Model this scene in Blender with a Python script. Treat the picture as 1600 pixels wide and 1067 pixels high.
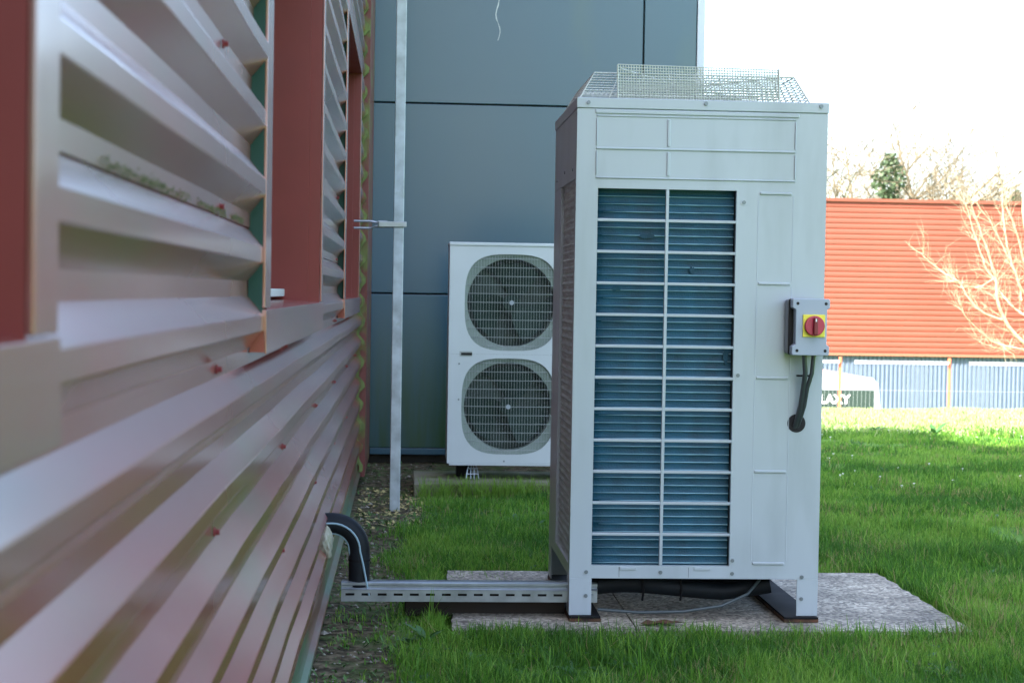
import bpy, bmesh, math, random
import numpy as np
from mathutils import Vector, Matrix
random.seed(7); rng = np.random.default_rng(11)
for o in list(bpy.data.objects): bpy.data.objects.remove(o)
S = bpy.context.scene; C = S.collection
CZ = 1.09                      # height of the camera above the slab (slab top is z = 0)

# ------------------------------------------------------------ camera
def cam_axes(yaw, pitch, roll):
    f = Vector((math.sin(yaw)*math.cos(pitch), math.cos(yaw)*math.cos(pitch), math.sin(pitch)))
    r = Vector((math.cos(yaw), -math.sin(yaw), 0)); u = r.cross(f)
    c, s = math.cos(roll), math.sin(roll)
    return c*r + s*u, -s*r + c*u, f
r_, u_, f_ = cam_axes(0.063837, -0.029133, 0.0165)
cd = bpy.data.cameras.new('camera'); cam = bpy.data.objects.new('camera', cd); C.objects.link(cam)
m = Matrix.Identity(4)
for i in range(3): m[i][0], m[i][1], m[i][2] = r_[i], u_[i], -f_[i]
m.translation = (0, 0, CZ); cam.matrix_world = m
cd.sensor_width = 36; cd.lens = 36*2600/1600; cd.clip_start = 0.02; cd.clip_end = 2000
cd.dof.use_dof = True; cd.dof.focus_distance = 5.6; cd.dof.aperture_fstop = 8.5
S.camera = cam

# ------------------------------------------------------------ light
SUN_DIR = Vector((0.75, 0.661, 0)); SUN_EL = math.radians(45)      # horizontal travel direction of the light
w = bpy.data.worlds.new('World'); S.world = w; w.use_nodes = True
nt = w.node_tree; bg = nt.nodes['Background']; sky = nt.nodes.new('ShaderNodeTexSky')
sky.sky_type = 'NISHITA'; sky.sun_disc = False; sky.sun_elevation = SUN_EL
sky.sun_rotation = math.atan2(-SUN_DIR.x, -SUN_DIR.y); sky.air_density = .95; sky.dust_density = 3.5; sky.ozone_density = .7
nt.links.new(sky.outputs[0], bg.inputs[0]); bg.inputs[1].default_value = 0.15
sd = bpy.data.lights.new('sun', 'SUN'); sd.energy = 4.1; sd.angle = math.radians(0.5); sd.color = (1, .93, .82)
sun = bpy.data.objects.new('sun', sd); C.objects.link(sun)
d = Vector((SUN_DIR.x*math.cos(SUN_EL), SUN_DIR.y*math.cos(SUN_EL), -math.sin(SUN_EL)))
sun.rotation_euler = d.to_track_quat('-Z', 'Y').to_euler(); sun.location = (-8, -8, 12)
S.view_settings.view_transform = 'Standard'; S.view_settings.look = 'None'
S.view_settings.gamma = 1; S.view_settings.exposure = 2.55; S.view_settings.use_curve_mapping = False
S.render.engine = 'CYCLES'
S.cycles.max_bounces = 8

# ------------------------------------------------------------ materials
MATS = {}
def mat(name, col, rough=.5, metal=0, coat=0, spec=.5, var=.0, vscale=8, dirt=None, dscale=3, dlo=.55, dhi=.75, bump=0, bscale=60, stretch=None, coat_rough=.1, colattr=None, transl=0):
    if name in MATS: return MATS[name]
    M = bpy.data.materials.new(name); M.use_nodes = True; N = M.node_tree; L = N.links
    p = N.nodes['Principled BSDF']
    p.inputs['Base Color'].default_value = (*col, 1); p.inputs['Roughness'].default_value = rough
    p.inputs['Metallic'].default_value = metal; p.inputs['Coat Weight'].default_value = coat
    p.inputs['Coat Roughness'].default_value = coat_rough; p.inputs['Specular IOR Level'].default_value = spec
    tc = N.nodes.new('ShaderNodeTexCoord'); mp = N.nodes.new('ShaderNodeMapping'); L.new(tc.outputs['Object'], mp.inputs[0])
    if stretch: mp.inputs['Scale'].default_value = stretch
    cur = None
    if colattr:
        a = N.nodes.new('ShaderNodeAttribute'); a.attribute_name = colattr; cur = a.outputs['Color']
    def noise(sc, det=4):
        n = N.nodes.new('ShaderNodeTexNoise'); n.inputs['Scale'].default_value = sc; n.inputs['Detail'].default_value = det
        L.new(mp.outputs[0], n.inputs['Vector']); return n
    if var:
        n = noise(vscale); r = N.nodes.new('ShaderNodeMapRange'); L.new(n.outputs['Fac'], r.inputs[0])
        r.inputs[1].default_value = .3; r.inputs[2].default_value = .7; r.inputs[3].default_value = 1-var; r.inputs[4].default_value = 1+var
        mx = N.nodes.new('ShaderNodeVectorMath'); mx.operation = 'SCALE'
        if cur: L.new(cur, mx.inputs[0])
        else: mx.inputs[0].default_value = col
        L.new(r.outputs[0], mx.inputs['Scale']); cur = mx.outputs[0]
        rr = N.nodes.new('ShaderNodeMapRange'); L.new(n.outputs['Fac'], rr.inputs[0]); rr.inputs[3].default_value = rough*.8; rr.inputs[4].default_value = min(1, rough*1.25)
        L.new(rr.outputs[0], p.inputs['Roughness'])
    if dirt:
        n = noise(dscale, 8); r = N.nodes.new('ShaderNodeMapRange'); L.new(n.outputs['Fac'], r.inputs[0])
        r.inputs[1].default_value = dlo; r.inputs[2].default_value = dhi
        mx = N.nodes.new('ShaderNodeMix'); mx.data_type = 'RGBA'; L.new(r.outputs[0], mx.inputs['Factor'])
        if cur: L.new(cur, mx.inputs['A'])
        else: mx.inputs['A'].default_value = (*col, 1)
        mx.inputs['B'].default_value = (*dirt, 1); cur = mx.outputs['Result']
    if cur: L.new(cur, p.inputs['Base Color'])
    if bump:
        n = noise(bscale, 3); b = N.nodes.new('ShaderNodeBump'); b.inputs['Strength'].default_value = bump; b.inputs['Distance'].default_value = .01
        L.new(n.outputs['Fac'], b.inputs['Height']); L.new(b.outputs[0], p.inputs['Normal'])
    if transl:
        t = N.nodes.new('ShaderNodeBsdfTranslucent'); ms = N.nodes.new('ShaderNodeMixShader'); ms.inputs[0].default_value = transl
        if cur: L.new(cur, t.inputs[0])
        else: t.inputs[0].default_value = (*col, 1)
        out = N.nodes['Material Output']; L.new(p.outputs[0], ms.inputs[1]); L.new(t.outputs[0], ms.inputs[2]); L.new(ms.outputs[0], out.inputs[0])
    MATS[name] = M; return M

RED = mat('red_coated_steel', (.245, .045, .034), .34, spec=.6, coat=1, coat_rough=.15, var=.06, vscale=4, dirt=(.15, .11, .05), dscale=2.2, dlo=.52, dhi=.80, bump=.04, bscale=14, stretch=(1, .5, 1.6))
RED.node_tree.nodes['Principled BSDF'].inputs['Coat IOR'].default_value = 1.75
REDJ = mat('red_flashing', (.19, .027, .022), .42, spec=.35, coat=.2, coat_rough=.25, var=.06)
ALGAE = mat('algae_edge', (.13, .17, .05), .8, var=.35, vscale=25, dirt=(.16, .05, .03), dscale=12)
MOSS = mat('moss', (.09, .10, .04), .95, var=.4, vscale=40)
FOAM = mat('green_foam', (.018, .060, .045), .8, var=.15)
DARK = mat('dark_gap', (.01, .01, .01), .8)
TEAL = mat('blue_grey_facade_panel', (.026, .088, .128), .36, coat=.35, coat_rough=.15, var=.05, vscale=1.5, dirt=(.07, .13, .08), dscale=1.2, dlo=.58, dhi=.9, stretch=(1, 1, .35))
TRIMB = mat('pale_trim', (.42, .5, .58), .4, coat=.3)
BODY = mat('unit_paint', (.375, .435, .475), .36, coat=.25, coat_rough=.2, var=.03, vscale=3, dirt=(.25, .295, .315), dscale=7, dlo=.52, dhi=.95, stretch=(1, 1, .22))
COIL = mat('blue_coil', (.007, .064, .105), .5, metal=.0, spec=.3, var=.3, vscale=14, stretch=(1, 1, .6), bump=.25, bscale=220)
FINHI = mat('coil_fin_highlight', (.26, .46, .54), .35, metal=.1, var=.3, vscale=9, stretch=(1, 1, 4))
COILS = mat('grey_coil', (.38, .50, .50), .5, metal=.1, var=.35, vscale=30, stretch=(1, .25, 4), bump=.3, bscale=120)
WIRE = mat('guard_wire', (.50, .53, .47), .4, coat=.2)
GALV = mat('galvanised_steel', (.30, .34, .37), .34, metal=.75, var=.16, vscale=22, bump=.03)
GALVM = mat('galvanised_post_steel', (.40, .46, .49), .5, metal=.35, var=.25, vscale=14, dirt=(.16, .19, .06), dscale=6, dlo=.62, dhi=.8)
BLACK = mat('black_rubber', (.008, .008, .009), .75, spec=.2, var=.2)
PIPE = mat('black_insulation', (.004, .007, .010), .6, spec=.25, var=.3, vscale=30)
STRIPE = mat('blue_grey_stripe', (.22, .34, .40), .5)
RUST = mat('rusty_steel', (.11, .05, .025), .8, var=.35, vscale=20, dirt=(.025, .014, .010), dscale=14, dlo=.42, dhi=.6)
SEAL = mat('sealant', (.33, .33, .26), .9, var=.3, vscale=30, dirt=(.12, .14, .06), dscale=20, bump=.5, bscale=60)
SW = mat('switch_plastic', (.31, .36, .44), .45, coat=.1)
SWD = mat('switch_base_plastic', (.22, .25, .28), .5)
YEL = mat('yellow_plastic', (.75, .68, .06), .45)
KNOB = mat('red_plastic', (.40, .012, .055), .4, coat=.2)
KNOBD = mat('dark_red_plastic', (.16, .004, .012), .4)
BOLT = mat('steel_screw', (.16, .19, .21), .4, metal=.5)
SCREWR = mat('red_screw', (.20, .025, .03), .5)
FANW = mat('white_unit_paint', (.52, .58, .60), .4, coat=.2, var=.04, vscale=4)
FANG = mat('grey_fan_surround', (.22, .28, .25), .5, var=.1)
FAND = mat('fan_interior', (.032, .055, .045), .6, var=.2)
FANB = mat('fan_blade', (.030, .050, .042), .8, spec=.15)
ORANGE = mat('orange_cladding', (.185, .045, .027), .5, coat=.1, var=.06, vscale=.5)
PALEW = mat('pale_grey_cladding', (.085, .115, .175), .5, var=.05)
ORP = mat('orange_post', (.60, .15, .07), .5)
WHITEP = mat('white_van_paint', (.72, .78, .80), .25, coat=.8, coat_rough=.05)
GLASS = mat('dark_glass', (.03, .045, .045), .12, coat=.3)
LETTER = mat('white_lettering', (.75, .75, .75), .6)
BARK = mat('pale_bark', (.34, .30, .20), .85, var=.2, vscale=20)
BARK2 = mat('grey_bark', (.15, .125, .08), .9, var=.25, vscale=6)
IVY = mat('ivy_leaf', (.07, .115, .055), .6, transl=.3)  # leaf colour lightened to carry the distance haze
BUD = mat('bud_twig', (.35, .30, .12), .8)

# concrete with exposed aggregate
def conc():
    M = bpy.data.materials.new('aggregate_concrete'); M.use_nodes = True; N = M.node_tree; L = N.links; p = N.nodes['Principled BSDF']
    tc = N.nodes.new('ShaderNodeTexCoord')
    v = N.nodes.new('ShaderNodeTexVoronoi'); v.inputs['Scale'].default_value = 85; L.new(tc.outputs['Object'], v.inputs[0])
    r = N.nodes.new('ShaderNodeValToRGB'); L.new(v.outputs['Color'], r.inputs[0])
    e = r.color_ramp.elements; e[0].position = .2; e[0].color = (.17, .145, .115, 1); e[1].position = .9; e[1].color = (.56, .50, .40, 1)
    x = e.new(.55); x.color = (.36, .32, .25, 1)
    n = N.nodes.new('ShaderNodeTexNoise'); n.inputs['Scale'].default_value = 3.5; n.inputs['Detail'].default_value = 6; L.new(tc.outputs['Object'], n.inputs[0])
    mr = N.nodes.new('ShaderNodeMapRange'); mr.inputs[1].default_value = .35; mr.inputs[2].default_value = .68; mr.inputs[3].default_value = .55; mr.inputs[4].default_value = 1.15; L.new(n.outputs[0], mr.inputs[0])
    s = N.nodes.new('ShaderNodeVectorMath'); s.operation = 'SCALE'; L.new(r.outputs[0], s.inputs[0]); L.new(mr.outputs[0], s.inputs['Scale'])
    L.new(s.outputs[0], p.inputs['Base Color']); p.inputs['Roughness'].default_value = .8
    b = N.nodes.new('ShaderNodeBump'); b.inputs['Strength'].default_value = .7; b.inputs['Distance'].default_value = .004; L.new(v.outputs['Distance'], b.inputs['Height']); b.invert = True
    L.new(b.outputs[0], p.inputs['Normal']); return M
CONC = conc()
CONC2 = mat('mossy_concrete', (.22, .21, .15), .9, var=.25, vscale=12, dirt=(.09, .11, .03), dscale=6, dlo=.4, dhi=.65, bump=.4, bscale=80)

def groundmat():
    M = bpy.data.materials.new('soil_and_turf'); M.use_nodes = True; N = M.node_tree; L = N.links; p = N.nodes['Principled BSDF']
    a = N.nodes.new('ShaderNodeAttribute'); a.attribute_name = 'turf'
    tc = N.nodes.new('ShaderNodeTexCoord')
    def noise(sc, det=6):
        n = N.nodes.new('ShaderNodeTexNoise'); n.inputs['Scale'].default_value = sc; n.inputs['Detail'].default_value = det; L.new(tc.outputs['Object'], n.inputs[0]); return n
    n1 = noise(28, 8); r1 = N.nodes.new('ShaderNodeValToRGB'); L.new(n1.outputs[0], r1.inputs[0])
    e = r1.color_ramp.elements; e[0].position = .32; e[0].color = (.018, .014, .008, 1); e[1].position = .72; e[1].color = (.19, .155, .095, 1); x = e.new(.5); x.color = (.075, .060, .034, 1)
    n3 = noise(6, 6); r3 = N.nodes.new('ShaderNodeMapRange'); L.new(n3.outputs[0], r3.inputs[0]); r3.inputs[1].default_value = .5; r3.inputs[2].default_value = .62; r3.inputs[4].default_value = .6
    ms = N.nodes.new('ShaderNodeMix'); ms.data_type = 'RGBA'; L.new(r3.outputs[0], ms.inputs['Factor']); L.new(r1.outputs[0], ms.inputs['A']); ms.inputs['B'].default_value = (.045, .085, .016, 1)
    n2 = noise(1.7, 8); r2 = N.nodes.new('ShaderNodeValToRGB'); L.new(n2.outputs[0], r2.inputs[0])
    e = r2.color_ramp.elements; e[0].position = .35; e[0].color = (.055, .14, .016, 1); e[1].position = .7; e[1].color = (.13, .25, .045, 1)
    mx = N.nodes.new('ShaderNodeMix'); mx.data_type = 'RGBA'; L.new(a.outputs['Fac'], mx.inputs['Factor']); L.new(ms.outputs['Result'], mx.inputs['A']); L.new(r2.outputs[0], mx.inputs['B'])
    L.new(mx.outputs['Result'], p.inputs['Base Color']); p.inputs['Roughness'].default_value = .95; p.inputs['Specular IOR Level'].default_value = .2
    b = N.nodes.new('ShaderNodeBump'); b.inputs['Strength'].default_value = .8; b.inputs['Distance'].default_value = .02; L.new(n1.outputs[0], b.inputs['Height']); L.new(b.outputs[0], p.inputs['Normal'])
    return M

# ------------------------------------------------------------ mesh helpers
class MB:
    def __init__(s): s.v = []; s.f = []
    def add(s, vs, fs):
        n = len(s.v); s.v += [tuple(v) for v in vs]; s.f += [tuple(i+n for i in f) for f in fs]; return s
    def box(s, x0, x1, y0, y1, z0, z1):
        return s.add([(x, y, z) for z in (z0, z1) for y in (y0, y1) for x in (x0, x1)],
                     [(0, 2, 3, 1), (4, 5, 7, 6), (0, 1, 5, 4), (2, 6, 7, 3), (0, 4, 6, 2), (1, 3, 7, 5)])
    def tube(s, pts, r, n=8, caps=True):
        pts = [Vector(p) for p in pts]; k = len(pts); rs = r if isinstance(r, (list, tuple)) else [r]*k
        vs = []; up = None
        for i, p in enumerate(pts):
            t = (pts[min(i+1, k-1)]-pts[max(i-1, 0)]).normalized()
            if up is None: up = Vector((0, 0, 1)) if abs(t.z) < .9 else Vector((1, 0, 0))
            a = t.cross(up)
            if a.length < 1e-5: a = t.cross(Vector((0, 1, 0)))
            a.normalize(); b = a.cross(t).normalized(); up = b
            for j in range(n):
                q = 2*math.pi*j/n; vs.append(p+(a*math.cos(q)+b*math.sin(q))*rs[i])
        fs = [(i*n+j, i*n+(j+1) % n, (i+1)*n+(j+1) % n, (i+1)*n+j) for i in range(k-1) for j in range(n)]
        if caps: fs += [tuple(range(n))[::-1], tuple((k-1)*n+j for j in range(n))]
        return s.add(vs, fs)
    def prism(s, poly, axis, a0, a1):           # poly in the two other axes (in order), extruded along axis
        n = len(poly)
        def P(u, v, a): return {0: (a, u, v), 1: (u, a, v), 2: (u, v, a)}[axis]
        vs = [P(u, v, a0) for u, v in poly]+[P(u, v, a1) for u, v in poly]
        return s.add(vs, [tuple(range(n)), tuple(range(2*n-1, n-1, -1))]+[(i, i+n, (i+1) % n+n, (i+1) % n) for i in range(n)])
    def disc(s, c, r, axis, h, n=20):
        poly = [(math.cos(2*math.pi*i/n)*r, math.sin(2*math.pi*i/n)*r) for i in range(n)]
        c = Vector(c); u, v = [(c.y, c.z), (c.x, c.z), (c.x, c.y)][axis]; a = c[axis]
        return s.prism([(u+p, v+q) for p, q in poly], axis, a, a+h)
    def build(s, name, m, parent=None, bevel=0, smooth=False, seg=2):
        me = bpy.data.meshes.new(name); me.from_pydata(s.v, [], s.f); me.materials.append(m)
        b = bmesh.new(); b.from_mesh(me); bmesh.ops.recalc_face_normals(b, faces=b.faces)
        if smooth:
            for f in b.faces: f.smooth = True
        b.to_mesh(me); b.free()
        if smooth: me.set_sharp_from_angle(angle=math.radians(40))
        o = bpy.data.objects.new(name, me); C.objects.link(o)
        if parent:
            o.parent = parent; o.matrix_parent_inverse = base_inv(parent)
        if bevel:
            md = o.modifiers.new('bevel', 'BEVEL'); md.width = bevel; md.segments = seg; md.limit_method = 'ANGLE'; md.harden_normals = True
            for f in me.polygons: f.use_smooth = True
        return o
LOC = {}
def base_inv(p):
    return Matrix.Translation(-LOC.get(p.name, Vector((0, 0, 0))))
def thing(name, label, cat, loc, group=None):
    o = bpy.data.objects.new(name, None); C.objects.link(o); o.location = loc; LOC[o.name] = Vector(loc); o.empty_display_size = .1
    return tag(o, label, cat, group)
def tag(o, label=None, cat=None, group=None, kind=None):
    if label: o['label'] = label
    if cat: o['category'] = cat
    if group: o['group'] = group
    if kind: o['kind'] = kind
    return o
def share(src, name, parent, loc):                 # an alike piece that shares mesh data; its mesh is centred on loc0
    o = bpy.data.objects.new(name, src.data); C.objects.link(o); o.parent = parent; o.matrix_parent_inverse = base_inv(parent); o.location = loc; return o
def copy_tree(o, dx, label=None):
    c = o.copy(); C.objects.link(c); c.location = Vector(o.location)+Vector(dx)
    if label: c['label'] = label
    for ch in o.children:
        e = ch.copy(); C.objects.link(e); e.parent = c
        for g in ch.children:
            h = g.copy(); C.objects.link(h); h.parent = e
    return c
def vnoise(x, y, seed=0):
    xi = np.floor(x).astype(int); yi = np.floor(y).astype(int); fx = x-xi; fy = y-yi
    fx = fx*fx*(3-2*fx); fy = fy*fy*(3-2*fy)
    def h(a, b):
        n = (a*374761393+b*668265263+seed*144665) & 0x7fffffff; n = ((n ^ (n >> 13))*1274126177) & 0x7fffffff
        return ((n ^ (n >> 16)) & 0xffff)/65535.
    return (h(xi, yi)*(1-fx)+h(xi+1, yi)*fx)*(1-fy)+(h(xi, yi+1)*(1-fx)+h(xi+1, yi+1)*fx)*fy
def fbm(x, y, seed=0): return (vnoise(x, y, seed)+.5*vnoise(2*x, 2*y, seed+1)+.25*vnoise(4*x, 4*y, seed+2))/1.75

# ------------------------------------------------------------ ground
SLAB = (.17, 1.885, 5.345, 6.49)
def sstep(a, b, x): t = np.clip((x-a)/(b-a), 0, 1); return t*t*(3-2*t)
def gz(x, y):
    x = np.asarray(x, float); y = np.asarray(y, float)
    near = sstep(60, 20, np.abs(y)+np.abs(x))
    z = -.022+near*(.03*(fbm(x*1.1, y*1.1, 5)-.5)+.022*(fbm(x*6, y*6, 9)-.5)*sstep(.5, 0, x))
    z = z-.03*sstep(13, 16, y)-.05*sstep(16.0, 18, y)-2.15*sstep(17, 24, y)
    z = z+.03*sstep(13.5, 15.8, y)*fbm(x*.7+9, y*.3, 3)*sstep(19, 16, y)
    onslab = sstep(.05, .0, np.maximum(np.maximum(SLAB[0]-x, x-SLAB[1]), np.maximum(SLAB[2]-y, y-SLAB[3])))
    return z-onslab*.05
def turf(x, y):
    e = .02+.12*(fbm(x*3+5, y*2.2, 21)-.5)*2
    left = sstep(-.06, .10, x-e+.0*y)
    back = sstep(0, .25, 9.15-y+.15*(fbm(x*4, y*4, 8)-.5))          # bed at the foot of the blue facade
    back = np.maximum(back, sstep(1.9, 2.2, x))
    bed = 1-(1-sstep(.0, .2, x+.03-.12*fbm(x*5, y*5, 2)))*sstep(7.2, 8.0, y)
    t = left*back*bed
    return t
def build_ground():
    def axis(lo, a, b, hi, fine):
        A = list(np.arange(a, b+1e-6, fine)); s = fine; x = b
        while x < hi: s *= 1.25; x += s; A.append(x)
        s = fine; x = a; B = []
        while x > lo: s *= 1.25; x -= s; B.append(x)
        return np.array(B[::-1]+A)
    xs = axis(-400, -.6, 6.5, 400, .035); ys = axis(-400, 4.0, 19, 900, .045)
    X, Y = np.meshgrid(xs, ys); Z = gz(X, Y); nx, ny = len(xs), len(ys)
    co = np.stack([X, Y, Z], -1).reshape(-1, 3)
    i = np.arange(nx*ny).reshape(ny, nx); q = np.stack([i[:-1, :-1], i[:-1, 1:], i[1:, 1:], i[1:, :-1]], -1).reshape(-1, 4)
    me = npmesh('ground', co, q); at = me.attributes.new('turf', 'FLOAT', 'POINT'); at.data.foreach_set('value', turf(X, Y).ravel().astype(np.float32))
    me.materials.append(groundmat()); me.polygons.foreach_set('use_smooth', [True]*len(q))
    o = bpy.data.objects.new('ground', me); C.objects.link(o); tag(o, kind='structure')
def npmesh(name, co, q):
    me = bpy.data.meshes.new(name); me.vertices.add(len(co)); me.vertices.foreach_set('co', co.astype(np.float32).ravel())
    k = q.shape[1]; me.loops.add(q.size); me.loops.foreach_set('vertex_index', q.astype(np.int32).ravel())
    me.polygons.add(len(q)); me.polygons.foreach_set('loop_start', np.arange(0, q.size, k, dtype=np.int32)); me.update(calc_edges=True); me.validate(); return me
build_ground()

# slab of exposed aggregate: two castings with a joint
sl = thing('concrete_slab', 'pale exposed aggregate concrete slab under the tall unit', 'slab', (1.0, 5.9, 0))
def slab_piece(x0, x1):
    b = MB(); nx, ny = int((x1-x0)/.05), 22
    top = []
    for j in range(ny+1):
        for i in range(nx+1):
            x = x0+(x1-x0)*i/nx; y = SLAB[2]+(SLAB[3]-SLAB[2])*j/ny
            if j in (0, ny): y += (random.random()-.5)*.016
            if (i == 0 and x0 == SLAB[0]) or (i == nx and x1 == SLAB[1]): x += (random.random()-.5)*.016
            top.append((x, y, .001*random.random()))
    fs = [(j*(nx+1)+i, j*(nx+1)+i+1, (j+1)*(nx+1)+i+1, (j+1)*(nx+1)+i) for j in range(ny) for i in range(nx)]
    b.add(top, fs)
    rim = [i for i in range(nx+1)]+[(j+1)*(nx+1)+nx for j in range(ny)]+[ny*(nx+1)+i for i in range(nx-1, -1, -1)]+[j*(nx+1) for j in range(ny-1, 0, -1)]
    base = len(b.v); b.v += [(b.v[i][0], b.v[i][1], -.1) for i in rim]
    n = len(rim); b.f += [(rim[k], base+k, base+(k+1) % n, rim[(k+1) % n]) for k in range(n)]
    return b.build('slab_piece', CONC, sl)
slab_piece(SLAB[0], .765); slab_piece(.770, SLAB[1])
o = MB().box(.764, .771, 5.36, 6.48, -.09, -.006).build('joint_filler', DARK, sl)

# ------------------------------------------------------------ red building
HP = .1185; XC, XV = -.25, -.277
def prof(z):                      # cladding surface X at height z relative to the camera (valley at k*HP)
    t = abs((z/HP+.5) % 1-.5)*2    # 0 valley centre, 1 crest centre
    a = min(max((t-.22)/(.78-.22), 0), 1); return XV+(XC-XV)*a
def prof_pts(z0, z1):
    zs = {z0, z1}; k0 = math.floor(z0/HP)-1
    for k in range(k0, math.ceil(z1/HP)+2):
        for t in (.11, .13, .38, .40, .60, .62, .87, .89):
            z = (k+t)*HP
            if z0 < z < z1: zs.add(z)
    return [(prof(z), z) for z in sorted(zs)]
rb = thing('red_building', 'building clad in glossy red ribbed steel along the left edge', 'building', (-.5, 4, 0))
def cladding(y0, y1, z0, z1, dx=0, step=.35):
    P = prof_pts(z0, z1); n = max(1, int((y1-y0)/step)); b = MB(); k = len(P); vs = []
    for off in (0, -.0015):
        for j in range(n+1):
            y = y0+(y1-y0)*j/n
            for x, z in P:
                wob = .0012*math.sin(y*3.1+z*9)+.0008*math.sin(y*7.7+z*23)
                vs.append((x+dx+off+wob, y, z+CZ))
    fs = []; N = (n+1)*k
    for j in range(n):
        for i in range(k-1):
            a = j*k+i; fs.append((a, a+1, a+k+1, a+k)); fs.append((N+a, N+a+k, N+a+k+1, N+a+1))
    for j in range(n):
        for i in (0, k-1): a = j*k+i; fs.append((a, a+k, N+a+k, N+a))
    for j in (0, n):
        for i in range(k-1): a = j*k+i; fs.append((a, a+1, N+a+1, N+a))
    b.add(vs, fs); o = b.build('cladding_sheet', RED, rb, smooth=True)
    o.data.set_sharp_from_angle(angle=math.radians(9)); return o
WT, WB, LIP = 1.124, -.035, -.1135       # window head, sill, lip bottom (relative to the camera)
OPEN = [(-.75, 1.125), (3.055, 4.86), (6.80, 8.72)]
FL = .075
PIERS = [(-3.0, -.76), (1.135, 2.937), (4.87, 6.70), (8.73, 9.46)]
for y0, y1 in [(-3, 9.46)]:
    cladding(y0, y1-.001, -.965, LIP+.0, dx=-.0005 if y0 == 2.0 else 0)
    cladding(y0, y1-.001, WT+.075, 2.75)
for i, (y0, y1) in enumerate(PIERS):
    cladding(y0, y1, LIP, .1185, step=.3); cladding(y0, y1, .106, WT+.075, dx=.003, step=.3)
# structure behind
bk = MB()
def RH(y): return 4.90+.52*(10.65-y) if y > 4.5 else 8.098-.50*(4.5-y)  # unseen roof height, shaped to cast the shade on lawn and facade
gp_ = [(-7.4, -.05), (11.5, -.05), (11.5, RH(11.5)-.08), (4.5, RH(4.5)-.08), (-7.4, RH(-7.4)-.08)]
bk.prism(gp_, 0, -7, -.52)
bk.prism([(-3, 3.835), (9.5, 3.835), (9.5, RH(9.5)-.12), (4.5, RH(4.5)-.12), (-3, RH(-3)-.12)], 0, -.50, -.285)
bk.box(-.50, -.285, -3, 9.5, .03, LIP+CZ-.01); bk.box(-.50, -.285, -3, 9.5, WT+CZ+.02, 3.83)
for y0, y1 in PIERS: bk.box(-.50, -.285, y0-.02, y1+.02, LIP+CZ+.0, WT+CZ+.05)
bk.build('wall', REDJ, rb)
MB().box(-.33, -.29, -3, 9.6, -.08, .06).build('plinth', CONC2, rb)
# foot trim with drip lip
b = MB(); y0, y1 = -3, 9.50
pts = [(-.266, -.955), (-.263, -.972), (-.263, -1.030), (-.248, -1.040), (-.246, -1.046), (-.250, -1.047), (-.266, -1.036), (-.270, -.955)]
b.prism([(x, z+CZ) for x, z in pts], 1, y0, y1); b.build('foot_trim', mat('stained_foot_trim', (.13, .05, .035), .35, coat=.6, coat_rough=.2, dirt=(.05, .11, .06), dscale=1.6, dlo=.38, dhi=.55, var=.2), rb)
# corner trim and algae edge at the far end
MB().box(-.50, -.223, 9.500, 10.66, .03, 3.8).build('corner_trim', mat('corner_trim_red', (.15, .035, .03), .6, coat=.1, dirt=(.12, .13, .03), dscale=7, dlo=.5, dhi=.62), rb)
P = prof_pts(-1.03, 2.6)
b = MB(); vs = []
for y in (9.462, 9.498):
    for x, z in P: w_ = .017+.004*math.sin(z*31)+.003*math.sin(z*77); vs.append((x+w_, y, z+CZ))
    for x, z in P: vs.append((x-.004, y, z+CZ))
k = len(P); fs = []
for i in range(k-1):
    fs += [(i, i+1, 2*k+i+1, 2*k+i), (i, k+i, k+i+1, i+1), (2*k+i, 2*k+i+1, 3*k+i+1, 3*k+i)]
b.add(vs, fs); b.build('edge_closure', ALGAE, rb)
# foam closures in the valleys next to the window flashings
for ye, zlo, zhi in ((2.939, -.08, WT), (6.702, -.08, WT)):
    for kk in range(0, int(zhi/HP)+1):
        zc = kk*HP; h = HP*.39
        poly = [(XC+.0, zc-h), (XV+.002, zc-HP*.125), (XV+.002, zc+HP*.125), (XC+.0, zc+h)]
        MB().prism([(x-.0015, z+CZ) for x, z in poly], 1, ye-.004, ye+.03).build('foam_closure', FOAM, rb)
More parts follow.
